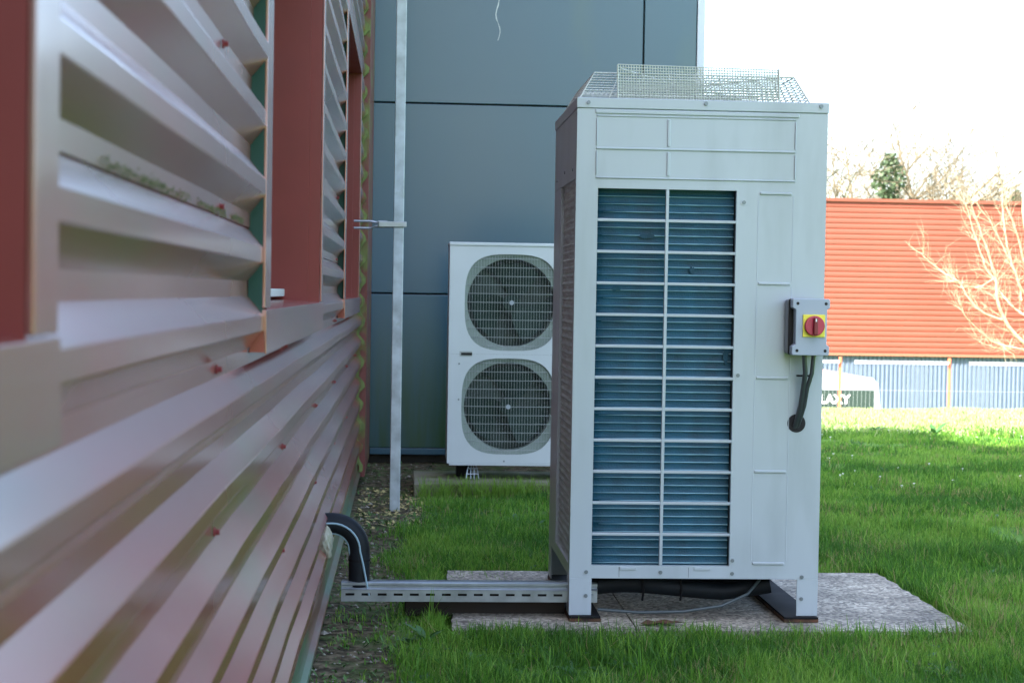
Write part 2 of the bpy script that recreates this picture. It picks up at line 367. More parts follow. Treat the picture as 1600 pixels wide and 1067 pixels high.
# windows
def window(y0, y1):
    wd = MB()
    w0 = MB().box(-.452, -.2525, y1, y1+.004, WB+CZ-.01, WT+CZ)               # far jamb
    w0.box(-.452, -.2525, y0-.004, y0, WB+CZ-.01, WT+CZ)                       # near jamb
    w0.box(-.452, -.2525, y0-.004, y1+.004, WT+CZ, WT+CZ+.004)                 # head
    win = w0.build('window', REDJ, rb)
    def sub(mb, name, mm, bev=0): 
        o = mb.build(name, mm, None, bev); o.parent = win; o.matrix_parent_inverse = Matrix.Identity(4)
        return o
    win.matrix_parent_inverse = base_inv(rb)
    fx0, fx1 = -.262, -.2465
    for a, c in ((y0-.118 if y0 > 0 else y0-FL, y0), (y1, y1+FL)):
        b = MB().box(fx0+.010, fx1, a, c, WB+CZ+.001, WT+CZ+FL); sub(b, 'side_flashing', RED, .0015)
    sub(MB().box(fx0+.010, fx1+.0008, y0, y1, WT+CZ, WT+CZ+FL), 'head_flashing', RED, .0015)
    a, c = (y0-.118 if y0 > 0 else y0-FL), y1+FL
    lip = MB().prism([(-.440, WB+CZ+.010), (-.262, WB+CZ), (-.2445, WB+CZ-.002), (-.2435, LIP+CZ), (-.2465, LIP+CZ-.001), (-.252, WB+CZ-.008), (-.440, WB+CZ+.006)], 1, a, c)
    sub(lip, 'sill', RED, .001)
    sub(MB().prism([(-.2475, LIP+CZ+.002), (-.2475, WB+CZ-.012), (-.268, LIP+CZ+.03), (-.274, LIP+CZ+.002)], 1, a+.001, a+.004), 'sill_end', mat('orange_red_edge', (.30, .07, .04), .5))
    sub(MB().box(-.445, -.352, y0+.002, y1-.002, WB+CZ+.014, WB+CZ+.036), 'frame', mat('grey_frame', (.45, .50, .50), .4), .003)
    sub(MB().box(-.452, -.446, y0+.002, y1-.002, WB+CZ+.01, WT+CZ-.002), 'pane', GLASS)
for y0, y1 in OPEN: window(y0, y1)
# screws
sc = MB().disc((0, 0, 0), .0070, 0, .003, 12).disc((.003, 0, 0), .0045, 0, .006, 6)
s0 = None
for c in range(-1, 7):
    y = 2.45+(c-1)*1.34
    for kk in (-7, -5, -3, -1, 1, 3, 5, 7, 9):
        z = kk*HP
        if kk > -1 and any(a-.12 < y < b+.09 for a, b in OPEN): continue
        if kk == -1 and y < 0: continue
        loc = (XV+.001+(.003 if kk > 1 else 0), y+random.uniform(-.01, .01), z+CZ)
        if kk == -1 and any(a-.12 < y < b+.09 for a, b in OPEN): loc = (loc[0], loc[1], loc[2]-.010)
        if s0 is None:
            s0 = sc.build('screw', SCREWR, rb); s0.location = loc
        else: share(s0, 'screw', rb, loc)
# moss along the sheet lap
co = []; fs = []
for i in range(900):
    y = random.uniform(1.22, 2.85)
    if vnoise(np.array(y*7.), np.array(3.), 4) < .42: continue
    z = .110+random.gauss(0, .003); x = XV+.003+random.random()*.004; r = random.uniform(.0005, .0014)
    n = len(co); co += [(x+r, y-r, z-r), (x, y+r, z-r*.5), (x+r*1.4, y, z+r*1.6), (x, y-r, z+r)]; fs += [(n, n+1, n+2), (n, n+2, n+3), (n+1, n+3, n+2)]
MB().add([(a, b_, c+CZ) for a, b_, c in co], fs).build('moss_line', MOSS, rb)['kind'] = 'stuff'
# unseen roof edge / cap, pitched for the shadow it throws
MB().prism([(-7.5, RH(-7.5)), (-7.5, RH(-7.5)-.075), (4.5, RH(4.5)-.075), (11.5, RH(11.5)-.075), (11.5, RH(11.5)), (4.5, RH(4.5))], 0, -7.05, -.235).build('roof', REDJ, rb)
def shade_gable(y0, y1):
    P = prof_pts(2.752, 7.15); n = 24; b = MB(); vs = []
    for j in range(n+1):
        y = y0+(y1-y0)*j/n
        for x, z in P: vs.append((x, y, min(z+CZ, RH(y)-.078)))
    k = len(P); b.add(vs, [(j*k+i, j*k+i+1, (j+1)*k+i+1, (j+1)*k+i) for j in range(n) for i in range(k-1)]); b.build('cladding_sheet', RED, rb)
shade_gable(-3, 4.5); shade_gable(4.5, 9.46)

# ------------------------------------------------------------ blue building
bb = thing('blue_building', 'blue grey panelled building end wall behind both units', 'building', (.8, 10.7, 0))
FY = 10.70
MB().box(-.34, 1.86, FY+.03, 11.65, .10, 3.10).build('wall', DARK, bb)  # unseen depth and height sized so its shadow spares the far lawn
MB().box(-.24, 1.80, FY+.08, 11.6, -.15, .098).build('plinth', mat('dark_plinth', (.05, .05, .045), .9, var=.3), bb)
def green_panel():
    M = TEAL.copy(); M.name = 'green_graded_facade_panel'; N = M.node_tree; L = N.links; p = N.nodes['Principled BSDF']
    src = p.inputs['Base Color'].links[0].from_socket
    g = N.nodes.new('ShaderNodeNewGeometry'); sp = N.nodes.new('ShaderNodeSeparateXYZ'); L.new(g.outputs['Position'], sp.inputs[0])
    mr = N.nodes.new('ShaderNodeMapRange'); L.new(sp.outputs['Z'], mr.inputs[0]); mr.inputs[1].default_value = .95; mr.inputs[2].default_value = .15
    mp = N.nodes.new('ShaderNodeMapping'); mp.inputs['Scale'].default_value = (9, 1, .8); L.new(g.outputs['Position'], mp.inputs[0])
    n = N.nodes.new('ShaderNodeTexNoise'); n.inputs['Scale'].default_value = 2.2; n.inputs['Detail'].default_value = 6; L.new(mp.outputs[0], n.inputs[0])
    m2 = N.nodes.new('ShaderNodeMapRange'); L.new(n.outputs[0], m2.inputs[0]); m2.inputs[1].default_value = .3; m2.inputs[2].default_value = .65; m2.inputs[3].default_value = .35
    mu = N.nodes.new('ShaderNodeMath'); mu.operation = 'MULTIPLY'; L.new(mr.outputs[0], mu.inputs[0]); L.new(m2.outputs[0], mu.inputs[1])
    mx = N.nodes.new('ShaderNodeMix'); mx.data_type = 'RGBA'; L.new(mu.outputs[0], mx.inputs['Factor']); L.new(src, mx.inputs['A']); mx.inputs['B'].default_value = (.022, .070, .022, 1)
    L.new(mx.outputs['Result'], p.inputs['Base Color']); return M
TEALG = green_panel()  # facade colour turned greener towards the bottom, in vertical streaks
rows = [(-1.005, -.021), (-.011, 1.197), (1.207, 2.02)]
for z0, z1 in rows:
    for x0, x1 in ((-.32, 1.497), (1.507, 1.845)):
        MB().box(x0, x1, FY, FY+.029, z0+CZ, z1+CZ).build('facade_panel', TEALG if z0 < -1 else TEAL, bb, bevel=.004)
MB().box(-.22, 1.85, FY-.012, FY+.03, .042, .082).build('base_rail', TEAL, bb, bevel=.003)
MB().box(1.850, 1.898, FY-.006, 11.66, .05, 3.13).build('corner_trim', TRIMB, bb, bevel=.003)
MB().box(-.26, 1.92, FY-.02, 11.7, 3.132, 3.19).build('roof', TRIMB, bb)
b = MB(); q = [(.55+.012*math.sin(i*.9)+i*.0015, FY-.001, CZ+1.92-i*.028) for i in range(12)]
# thin white dripping streak on the top panel
vs = []; 
for i, (x, y, z) in enumerate(q):
    wd = .001+.004*abs(math.sin(i*1.3+.4))*(1-i/14); vs += [(x-wd, y, z), (x+wd, y, z)]
b.add(vs, [(2*i, 2*i+1, 2*i+3, 2*i+2) for i in range(11)]); 
o = b.build('paint_streak', mat('white_streak', (.6, .65, .65), .6), bb)

# ------------------------------------------------------------ galvanised post with strut
gp = thing('galvanised_post', 'tall square galvanised post standing in the corner by the red wall', 'post', (-.04, 8.45, 0))
b = MB(); z0, z1 = -.05, 3.3
b.box(-.070, -.018, 8.45, 8.502, z0, z1); b.build('post', GALVM, gp, bevel=.004)
b = MB().tube([(-.065, 8.462, 1.435), (-.16, 8.464, 1.435), (-.185, 8.464, 1.440), (-.27, 8.464, 1.44)], .006)
b.tube([(-.065, 8.462, 1.415), (-.16, 8.464, 1.415), (-.185, 8.464, 1.405), (-.27, 8.464, 1.405)], .006); b.build('strut', GALV, gp)
MB().box(-.145, -.004, 8.440, 8.449, 1.412, 1.440).build('clamp', GALV, gp, bevel=.003)
MB().box(-.150, -.100, 8.449, 8.475, 1.408, 1.444).build('clamp', GALV, gp, bevel=.004)

# ------------------------------------------------------------ the tall unit
UX0, UX1, UY0, UY1 = .556, 1.397, 5.50, 6.30
ub = thing('outdoor_unit', 'tall pale grey outdoor unit with blue coil behind a barred grille', 'cooling unit', (.976, 5.9, .02))
def R(z): return z+CZ
T = .004
zt, zb = .652, -1.070
# corner posts (run down to the feet)
for (xa, xb, sx) in ((UX0, .631, 1), (1.325, UX1, -1)):
    # front: L section
    b = MB(); b.box(xa, xb, UY0, UY0+T, R(zb), R(-.946))
    if sx > 0: b.box(xa, xa+T, UY0+T, UY0+.075, R(zb), R(-.946))
    else: b.box(xb-T, xb, UY0+T, UY0+.075, R(zb), R(-.946))
    b.build('leg', BODY, ub, bevel=.0015)
    b = MB(); b.box(xa, xb, UY1-T, UY1, R(zb), R(-.946))
    if sx > 0: b.box(xa, xa+T, UY1-.095, UY1-T, R(zb), R(-.946))
    else: b.box(xb-T, xb, UY1-.095, UY1-T, R(zb), R(-.946))
    b.build('leg', BODY, ub, bevel=.0015)
# front face: frame around the grille, built from butted plates
GX0, GX1, GZ0, GZ1, SX0, SX1 = .629, 1.094, -.903, .352, 1.094, UX1
SK = -.946
def plate(name, x0, x1, z0, z1, y0=UY0, y1=UY0+.020, bev=0): return MB().box(x0, x1, y0, y1, R(z0), R(z1)).build(name, BODY, ub, bevel=bev)
plate('front_post', UX0, GX0, SK, .614)
plate('front_skirt', GX0, UX1, SK, GZ0, UY0)
# skirt tabs
for xt in (.725, .975): plate('skirt_tab', xt, xt+.055, -.917, GZ0-.004, UY0-.004, UY0+.002, .001)
for xt in (.723, .957): MB().box(xt-.001, xt, UY0-.0008, UY0+.002, R(SK+.004), R(-.908)).build('skirt_seam', DARK, ub)
# raised rib frames: a mesh with ribs as bevelled strips proud of the plate
def rib(x0, x1, z0, z1, name='rib', hgt=.0045):
    o = MB().box(x0, x1, UY0-hgt, UY0+.004, R(z0), R(z1)).build(name, BODY, ub, bevel=.0028, seg=3); return o
# upper panel: base recessed 5 mm, with ribs between the cells
plate('upper_panel', GX0, UX1, GZ1, .614, UY0+.0, UY0+.02)
rib(.616, 1.300, .598, .612); rib(.620, 1.290, .480, .4875); rib(.620, 1.290, .384, .3895)
rib(.620, 1.290, .588, .594, hgt=.003)
for x in (.620, .857, 1.286):
    rib(x, x+(.011 if x == .857 else .004), .395, .4745); rib(x, x+(.011 if x == .857 else .004), .493, .583)
# service panel
plate('service_panel', SX0, UX1, GZ0, GZ1, UY0, UY0+.02)
zs = [.345, .045, -.270, -.584, -.893]
for i, z in enumerate(zs):
    rib(1.172, 1.280, z-.0045, z+.0045, hgt=.005)
for a, c in zip(zs[:-1], zs[1:]):
    for x in (1.166, 1.284): rib(x, x+.003, c+.008, a-.008, hgt=.0008)
# cable hole: flat black disc, the dark of the opening put into its colour
hx, hz = 1.312, -.421
b = MB(); n = 28
vs = [(hx+.033*math.cos(2*math.pi*i/n), UY0+.0007, R(hz)+.033*math.sin(2*math.pi*i/n)) for i in range(n)]+[(hx+.030*math.cos(2*math.pi*i/n), UY0-.0015, R(hz)+.030*math.sin(2*math.pi*i/n)) for i in range(n)]
b.disc((hx, UY0-.0003, R(hz)), .031, 1, .001, 28); b.build('cable_hole_disc', DARK, ub)
# screws
def screw(x, z, y=UY0-.003, r=.006, name='screw', m_=BOLT):
    MB().disc((x, y-.001, R(z)), r, 1, .006, 14).build(name, m_, ub)
for x, z in ((.592, .633), (.984, .638), (1.372, .638)): screw(x, z, UY0-.008, .0065)
for x, z in ((1.119, .314), (1.110, -.263), (1.104, -.884), (1.104, -.928), (.862, -.925), (.612, -.925), (.612, -1.005), (1.341, -.938), (1.341, -1.012)):
    screw(x, z, UY0-.002, .0065)
for x, z in ((1.119, .314), (1.110, -.263), (1.104, -.884)):
    b = MB(); b.disc((x, UY0-.0012, R(z)), .0115, 1, .003, 18); b.build('washer', BODY, ub)
# grille bars
rowp = (GZ1-GZ0)/12
gb = MB().box(-(GX1-GX0)/2, (GX1-GX0)/2, -.006, .006, -.005, .005).build('grille_bar', BODY, ub, bevel=.002)
for i in range(1, 12):
    loc = ((GX0+GX1)/2, UY0+.0065, R(GZ1-rowp*i))
    if i == 1: gb.location = loc
    else:
        o = share(gb, 'grille_bar', ub, loc)
        md = o.modifiers.new('bevel', 'BEVEL'); md.width = .002; md.segments = 2; md.harden_normals = True
MB().box(.8565, .8675, UY0-.0005, UY0+.0125, R(GZ0), R(GZ1)).build('grille_upright', BODY, ub, bevel=.002)
# coil: ridged fin pack behind the grille, turning the corner at the left
def coil(x0, x1, y0, z0, z1, turn, m_, name, corner=.10):
    b = MB(); tp = rowp/4; nz = int((z1-z0)/tp)*6
    path = []
    if turn:
        for i in range(9):
            a = math.pi/2*i/8; path.append((x0+corner-corner*math.cos(a)*1.0, y0+corner-corner*math.sin(a)))
        path = [(x0, y0+.60)]+[(x0, y0+.3)]+path
    else: path = [(x0, y0)]
    for i in range(1, 9): path.append((path[-1][0]+(x1-path[-1][0])*(i/8.) if i == 8 else path[-1][0]+(x1-x0-corner)/8, y0))
    vs = []; k = len(path)
    for j in range(nz+1):
        z = z0+(z1-z0)*j/nz; ph = (z-z0)/tp*2*math.pi; off = .0035*max(0, math.cos(ph))**2
        for i, (x, y) in enumerate(path):
            p0 = Vector(path[max(i-1, 0)]); p1 = Vector(path[min(i+1, k-1)]); t = (p1-p0).normalized(); nrm = Vector((t.y, -t.x))
            vs.append((x+nrm.x*off, y+nrm.y*off, R(z)))
    fs = [(j*k+i, j*k+i+1, (j+1)*k+i+1, (j+1)*k+i) for j in range(nz) for i in range(k-1)]
    b.add(vs, fs); return b.build(name, m_, ub, smooth=True)
coil(.576, 1.094, UY0+.045, GZ0-.02, GZ1+.02, True, COIL, 'coil')
# fin rows: thin lips on each ridge, its highlight put into their pale colour
tp = rowp/4; tr = []
n_rows = 48
def lipmesh(x0, x1):
    return MB().add([(x0, 0, -.0003), (x1, 0, -.0022), (x1, -.004, .0), (x0, -.001, .0), (x1, 0, .0024), (x0, 0, .0003), (x0+.09, 0, -.0022), (x0+.09, -.004, 0), (x0+.09, 0, .0024)], [(0, 6, 7, 3), (6, 1, 2, 7), (3, 7, 8, 5), (7, 2, 4, 8)])
l0 = None
for j in range(n_rows):
    z = GZ0-.02+tp*(j+.77)+.003
    a = .628+.018*math.sin(j*1.7)+.012*math.sin(j*4.1)
    loc = (0, UY0+.0410, R(z))
    if j % 4 == 0: pass
    o = lipmesh(a, 1.093).build('coil_highlight_lip', FINHI, ub); o.location = loc
for bx_, bz_, bw_, bh_, sd_ in ((.800, .197, .030, .010, 1), (.955, .085, .010, .016, 2), (1.075, -.20, .012, .03, 3), (.70, .02, .02, .008, 4)):
    pts_ = [(bx_+bw_*math.cos(a_)*(.6+.4*abs(math.sin(a_*3+sd_))), R(bz_)+bh_*math.sin(a_)*(.55+.45*abs(math.cos(a_*2+sd_)))) for a_ in [2*math.pi*i/14 for i in range(14)]]
    b = MB().prism(pts_, 1, UY0+.0362, UY0+.0395); b.build('bent_fins', COIL, ub)
MB().box(1.095, 1.105, UY0+.021, UY0+.30, R(GZ0-.02), R(GZ1+.03)).build('inner_wall', DARK, ub)
MB().box(.60, 1.37, UY0+.14, UY1-.14, R(-.90), R(.60)).build('inner_core', DARK, ub)
# bottom tray (dark) under the coil
MB().box(UX0+.006, UX1-.006, UY0+.022, UY1-.022, R(-.943), R(-.925)).build('base_tray', mat('tray', (.28, .29, .27), .6, var=.2), ub, bevel=.002)
# left side
MB().box(UX0, UX0+.018, UY0+.021, UY1, R(.385), R(.614)).build('side_upper_panel', BODY, ub, bevel=.002)
MB().box(UX0, UX0+.018, UY0+.021, UY0+.045, R(SK), R(.3845)).build('side_post', BODY, ub, bevel=.002)
MB().box(UX0, UX0+.018, UY1-.26, UY1, R(SK), R(.3845)).build('side_post', BODY, ub, bevel=.002)
MB().box(UX0+.001, UX0+.019, UY0+.0455, UY1-.2605, R(SK), R(-.905)).build('side_skirt', BODY, ub, bevel=.002)
b = MB(); vs = []; nz = 48*6; ys = [UY0+.05, UY1-.25]
for j in range(nz+1):
    z = -.905+(.385+.905)*j/nz; off = .004*max(0, math.cos(j/6*2*math.pi))
    for y in ys: vs.append((UX0+.014-off, y, R(z)))
b.add(vs, [(2*j, 2*j+1, 2*j+3, 2*j+2) for j in range(nz)]); b.build('side_coil', COILS, ub)
for y, z in ((5.62, .42), (5.9, .43), (6.2, .42)): MB().disc((UX0-.003, y, R(z)), .006, 0, .006, 12).build('screw', BOLT, ub)
# right side and back
MB().box(UX1-.018, UX1, UY0+.021, UY1, R(SK), R(.614)).build('side_panel', BODY, ub, bevel=.002)
MB().box(UX0+.019, UX1-.019, UY1-.018, UY1, R(SK), R(.614)).build('back_panel', BODY, ub, bevel=.002)
for i in range(12): MB().box(UX0+.10, UX1-.10, UY1, UY1+.004, R(GZ0+i*rowp+.02), R(GZ0+i*rowp+.03)).build('back_rib', BODY, ub)
# top cap: rim with lip and open bell mouth
b = MB()
b.box(UX0-.003, UX1+.003, UY0-.004, UY0+.020, R(.615), R(.650)); b.build('top_rim', BODY, ub, bevel=.003)
MB().box(UX0-.003, UX1+.003, UY1-.020, UY1+.004, R(.615), R(.650)).build('top_rim', BODY, ub, bevel=.003)
MB().box(UX0-.003, UX0+.020, UY0+.0205, UY1-.0205, R(.615), R(.650)).build('top_rim', BODY, ub, bevel=.003)
MB().box(UX1-.020, UX1+.003, UY0+.0205, UY1-.0205, R(.615), R(.650)).build('top_rim', BODY, ub, bevel=.003)
# top plate with round opening
n = 48; cx, cy, rr = (UX0+UX1)/2, 5.9, .33; b = MB(); vs = []
for i in range(n):
    a = 2*math.pi*i/n; c, s = math.cos(a), math.sin(a); k = min((UX1-UX0)/2-.021, .379)/max(abs(c), abs(s))
    kx = min(((UX1-UX0)/2-.021)/max(abs(c), 1e-6), .379/max(abs(s), 1e-6))
    vs += [(cx+c*kx, cy+s*kx, R(.636)), (cx+c*rr, cy+s*rr, R(.640)), (cx+c*rr*.97, cy+s*rr*.97, R(.56))]
fs = []
for i in range(n):
    j = (i+1) % n
    for q in (0, 1): fs.append((3*i+q, 3*j+q, 3*j+q+1, 3*i+q+1))
b.add(vs, fs); b.build('top_plate', BODY, ub)
fanp = MB().disc((cx, cy, R(.57)), .07, 2, .05, 20).build('fan_hub', FANB, ub)
for kb in range(4):
    b = MB(); vs = []
    for i in range(6):
        r0 = .07+.24*i/5
        for j in range(4):
            a = kb*math.pi/2+.95*j/3+.25*i/5; vs.append((cx+r0*math.cos(a), cy+r0*math.sin(a), R(.575+.03*j/3)))
    b.add(vs, [(i*4+j, i*4+j+1, (i+1)*4+j+1, (i+1)*4+j) for i in range(5) for j in range(3)]); b.build('fan_blade', FANB, ub, smooth=True)
# fan guard: wire basket
def quadgrid(b, A, B, Cc, D, nu, nv, r=.0011, sag=0):     # A-B bottom, D-C top
    A, B, Cc, D = map(Vector, (A, B, Cc, D))
    for i in range(nu+1):
        t = i/nu; b.tube([A.lerp(B, t), D.lerp(Cc, t)], r, 4, False)
    for j in range(nv+1):
        t = j/nv; b.tube([A.lerp(D, t), B.lerp(Cc, t)], r, 4, False)
z0g, z1g = .651, .745
bx0, bx1, by0, by1 = .566, 1.340, 5.525, 6.275
tx0, tx1, ty0, ty1 = .622, 1.302, 5.60, 6.20
def G(name, *a, **k):
    b = MB(); quadgrid(b, *a, **k); return b.build(name, WIRE, ub)
g0 = [(bx0, by0, R(z0g)), (bx1, by0, R(z0g)), (bx1, by1, R(z0g)), (bx0, by1, R(z0g))]
g1 = [(tx0, ty0, R(z1g)), (tx1, ty0, R(z1g)), (tx1, ty1, R(z1g)), (tx0, ty1, R(z1g))]
for i in range(4):
    j = (i+1) % 4; G('guard_side', g0[i], g0[j], g1[j], g1[i], 8, 10, r=.0018)
    MB().tube([g0[i], g1[i], g1[j]], .0028, 6).build('guard_frame_wire', WIRE, ub)
G('guard_panel', (.690, 5.508, R(.650)), (1.232, 5.508, R(.650)), (1.228, 5.522, R(.758)), (.690, 5.522, R(.764)), 60, 12, r=.0017)
G('guard_panel', (1.262, 6.290, R(.650)), (.690, 6.290, R(.650)), (.690, 6.280, R(.758)), (1.262, 6.280, R(.758)), 56, 10, r=.0013)
G('guard_top', g1[0], g1[1], g1[2], g1[3], 40, 9, r=.0015)
for x in (.690, 1.232):
    MB().tube([(x, 5.506, R(.650)), (x, 5.520, R(.762))], .0030, 6).build('guard_frame_wire', WIRE, ub)
MB().tube([(.70, 5.53, R(.752)), (.98, 5.90, R(.738)), (1.26, 6.27, R(.752))], .003, 6).build('guard_frame_wire', WIRE, ub)
MB().tube([(1.26, 5.60, R(.744)), (.98, 5.90, R(.738)), (.70, 6.27, R(.752))], .003, 6).build('guard_frame_wire', WIRE, ub)
# pipes, tray and hose hanging under the unit
hp = thing('pipe_bundle', 'black lagged pipes sagging on the slab beneath the tall unit', 'pipes', (1.0, 5.7, .02))
for k, (yy, zz, rr_) in enumerate(((5.62, -1.000, .030), (5.70, -.990, .032), (5.78, -1.0, .028))):
    pts = [(.60+i*.055, yy+.012*math.sin(i*.8+k), R(zz+.014*math.sin(i*.45+k)+(.03 if i > 9 else 0)*(i-9)*.3)) for i in range(13)]
    MB().tube(pts, rr_, 12).build('pipe', PIPE, hp, smooth=True)
for x in (.815, .945): MB().tube([(x, 5.585, R(-1.035)), (x+.003, 5.575, R(-.995)), (x, 5.59, R(-.962))], .004, 6).build('tie', BLACK, hp)
hs = MB().tube([(.66, 5.56, R(-1.062)), (.80, 5.55, R(-1.070)), (.95, 5.54, R(-1.064)), (1.08, 5.545, R(-1.045)), (1.17, 5.56, R(-1.008)), (1.22, 5.60, R(-.965)), (1.24, 5.66, R(-.935))], .0055, 8).build('drain_hose', mat('grey_hose', (.05, .07, .075), .5), smooth=True)
tag(hs, 'thin grey hose curving up under the tall unit', 'hose')
# support beams under the legs
def beam(x0, x1, label):
    t = thing('support_beam', label, 'beam', ((x0+x1)/2, 5.9, 0), 'beams under the tall unit')
    MB().box(x0, x1, 5.483, 6.33, R(-1.0888), R(-1.0775)).build('rail', RUST, t, bevel=.002)
    MB().box(x0+.001, x1-.002, 5.480, 6.179, R(-1.077), R(-1.0705)).build('rubber_strip', BLACK, t, bevel=.001)
    MB().box(x0+.001, x1-.002, 6.18, 6.32, R(-1.077), R(-1.0705)).build('rubber_strip', BLACK, t, bevel=.001)
beam(.556, .663, 'rusty beam with black rubber under the left legs of the tall unit')
beam(1.280, 1.398, 'rusty beam with black rubber under the right legs of the tall unit')

# isolator switch
iso = thing('isolator_switch', 'grey isolator box with red rotary knob on yellow plate, mounted on the unit', 'switch', (1.345, 5.45, R(-.1)))
sx0, sx1, sz0, sz1 = 1.269, 1.394, -.190, -.003; sy = 5.405
MB().box(sx0-.006, sx1-.006, 5.452, 5.499, R(sz0+.002), R(sz1-.002)).build('box_base', SWD, iso, bevel=.010, seg=3)
MB().box(sx0-.004, sx1-.004, 5.442, 5.4515, R(sz0+.001), R(sz1-.001)).build('seal', DARK, iso, bevel=.006)
x0, x1, z0, z1 = sx0, sx1, sz0, sz1; nn = .020
poly = [(x0+.004, z0), (x1-.004, z0), (x1, z0+.004), (x1, z0+.030), (x1-.009, z0+.036), (x1-.009, z1-.036), (x1, z1-.030), (x1, z1-.004), (x1-.004, z1), (x0+.004, z1), (x0, z1-.004), (x0, z1-.030), (x0+.011, z1-.036), (x0+.011, z0+.036), (x0, z0+.030), (x0, z0+.004)]
MB().prism([(a, R(c)) for a, c in poly], 1, sy, 5.4415).build('lid', SW, iso, bevel=.004, seg=3)
for a, c in ((x0+.017, z0+.016), (x1-.014, z0+.016), (x0+.017, z1-.016), (x1-.014, z1-.016)):
    MB().disc((a, sy-.0006, R(c)), .0052, 1, .002, 14).build('screw', DARK, iso)
kc = (1.340, -.092)
MB().box(kc[0]-.037, kc[0]+.037, sy-.005, sy-.0005, R(kc[1]-.037), R(kc[1]+.037)).build('plate', YEL, iso, bevel=.002)
MB().disc((kc[0], sy-.020, R(kc[1])), .033, 1, .0148, 36).build('knob', KNOB, iso, bevel=.003)
b = MB().box(kc[0]-.007, kc[0]+.007, sy-.034, sy-.0202, R(kc[1]-.029), R(kc[1]+.027)); b.build('knob_grip', KNOBD, iso, bevel=.003)
MB().box(kc[0]-.002, kc[0]+.002, sy-.0352, sy-.0342, R(kc[1]+.014), R(kc[1]+.024)).build('pointer', LETTER, iso)
# the word marks OFF / ON next to the knob are too small to read: left off
for k, (xa, ro) in enumerate(((1.318, .0085), (1.350, .0075))):
    pts = [(xa, 5.435, R(-.186)), (xa+(.006 if k == 0 else -.004), 5.440, R(-.25)), (1.322+.013*k, 5.455, R(-.30)), (1.318+.012*k, 5.470, R(-.36)), (1.312+.010*k, 5.480, R(-.395)), (1.308+.008*k, 5.492, R(-.425)), (1.305+.008*k, 5.515, R(-.440))]
    o = MB().tube(pts, ro, 12).build('cable', mat('grey_black_cable', (.035, .045, .05), .35, coat=.4), smooth=True)
    tag(o, ['black cable from the left side of the isolator box into the hole', 'black cable from the right side of the isolator box into the hole'][k], 'cable', 'cables below the isolator')
for z in (-.25, -.365):
    pass
tie = MB().box(1.300, 1.342, 5.448, 5.468, R(-.262), R(-.256)); o = tie.build('cable_tie', BLACK, None, bevel=.002); tag(o, 'black tie round the two cables just below the isolator', 'cable tie')

# ------------------------------------------------------------ cable tray (slotted strut channel)
tr_ = thing('strut_channel', 'galvanised slotted channel lying from the red wall to the unit', 'channel', (.2, 5.56, .07))
X0, X1 = -.202, .655; pz0, pz1 = -1.016, -.952; yf = 5.535
b = MB()
# front face with slots: top band, bottom band, and bridges between the slots
zs0, zs1 = -.9965, -.9885; pitch = .0535; sw_ = .030
b.box(X0, X1, yf, yf+.0025, R(pz0), R(zs0)); b.box(X0, X1, yf, yf+.0025, R(zs1), R(-.977))
x = X0; xs_ = []
k = 0
while True:
    a = X0+.014+k*pitch
    if a+sw_ > X1: break
    xs_.append((a, a+sw_)); k += 1
cur = X0
for a, c in xs_: b.box(cur, a, yf, yf+.0025, R(zs0), R(zs1)); cur = c
b.box(cur, X1, yf, yf+.0025, R(zs0), R(zs1)); b.build('slotted_face', GALV, tr_)
MB().prism([(yf, R(-.9768)), (yf-.003, R(-.975)), (yf+.001, R(-.972)), (yf+.012, R(-.970)), (yf+.012, R(-.966)), (yf+.003, R(-.962)), (yf+.003, R(-.955)), (yf+.008, R(-.952)), (yf+.030, R(-.952)), (yf+.030, R(-.954)), (yf+.016, R(-.960)), (yf+.016, R(-.9768))], 0, X0, X1).build('rolled_edge', GALV, tr_)
MB().box(X0, X1, yf+.03, yf+.08, R(pz0), R(pz0+.003)).build('channel_base', GALV, tr_)
MB().box(X0, X1, yf+.080, yf+.083, R(pz0), R(-.957)).build('rear_face', GALV, tr_)
MB().box(X0, X1-.02, yf+.0265, yf+.0285, R(pz0+.004), R(-.978)).build('inner_face', DARK, tr_)
tr_.location.z -= .018
bd = MB().box(.01, .555, 5.625, 5.69, R(-1.100), R(-1.036)).build('timber_block', mat('wet_timber', (.022, .015, .010), .8, var=.3, vscale=10, stretch=(1, 6, 6)), None, bevel=.004); tag(bd, 'dark brown timber packed under the galvanised channel', 'timber')

# lagged pipe from the wall
lp = thing('lagged_pipe', 'thick black lagged pipe bending out of the red wall into the channel', 'pipe', (-.15, 5.57, .15))
cxp, czp, rad = -.228, -.865, .085
path = [(-.30, -.783), (-.262, -.780), (-.235, -.779)]
for i in range(1, 10):
    a = math.pi/2*(1-i/9); path.append((-.235+.090*math.cos(a), -.869+.090*math.sin(a)))
path += [(-.1445, -.91), (-.1445, -.962), (-.142, -1.02)]
yp = 5.575
MB().tube([(x, yp, R(z)) for x, z in path], .0355, 20).build('lagging', PIPE, lp, smooth=True)
pts = []; n = len(path)
for off, ym, nm in ((.004, -.0358, 'stripe'), (-.032, -.014, 'stripe')):
    pp = []
    for i, (x, z) in enumerate(path[1:]):
        i += 1; p0 = Vector(path[i-1]); p1 = Vector(path[min(i+1, n-1)]); t = (p1-p0).normalized(); nr = Vector((-t.y, t.x))
        if t.x > .5: nr = Vector((-t.y, t.x))
        drift = off+(.000 if i < n-3 else .010*(i-(n-4)))
        pp.append((x+nr.x*drift, yp+ym, R(z+nr.y*drift)))
    MB().tube(pp, .0036, 6).build('stripe', STRIPE, lp, smooth=True)
MB().tube([(-.1805, yp, R(-.905)), (-.108, yp, R(-.905))], .0, 6) 
b = MB(); n = 20
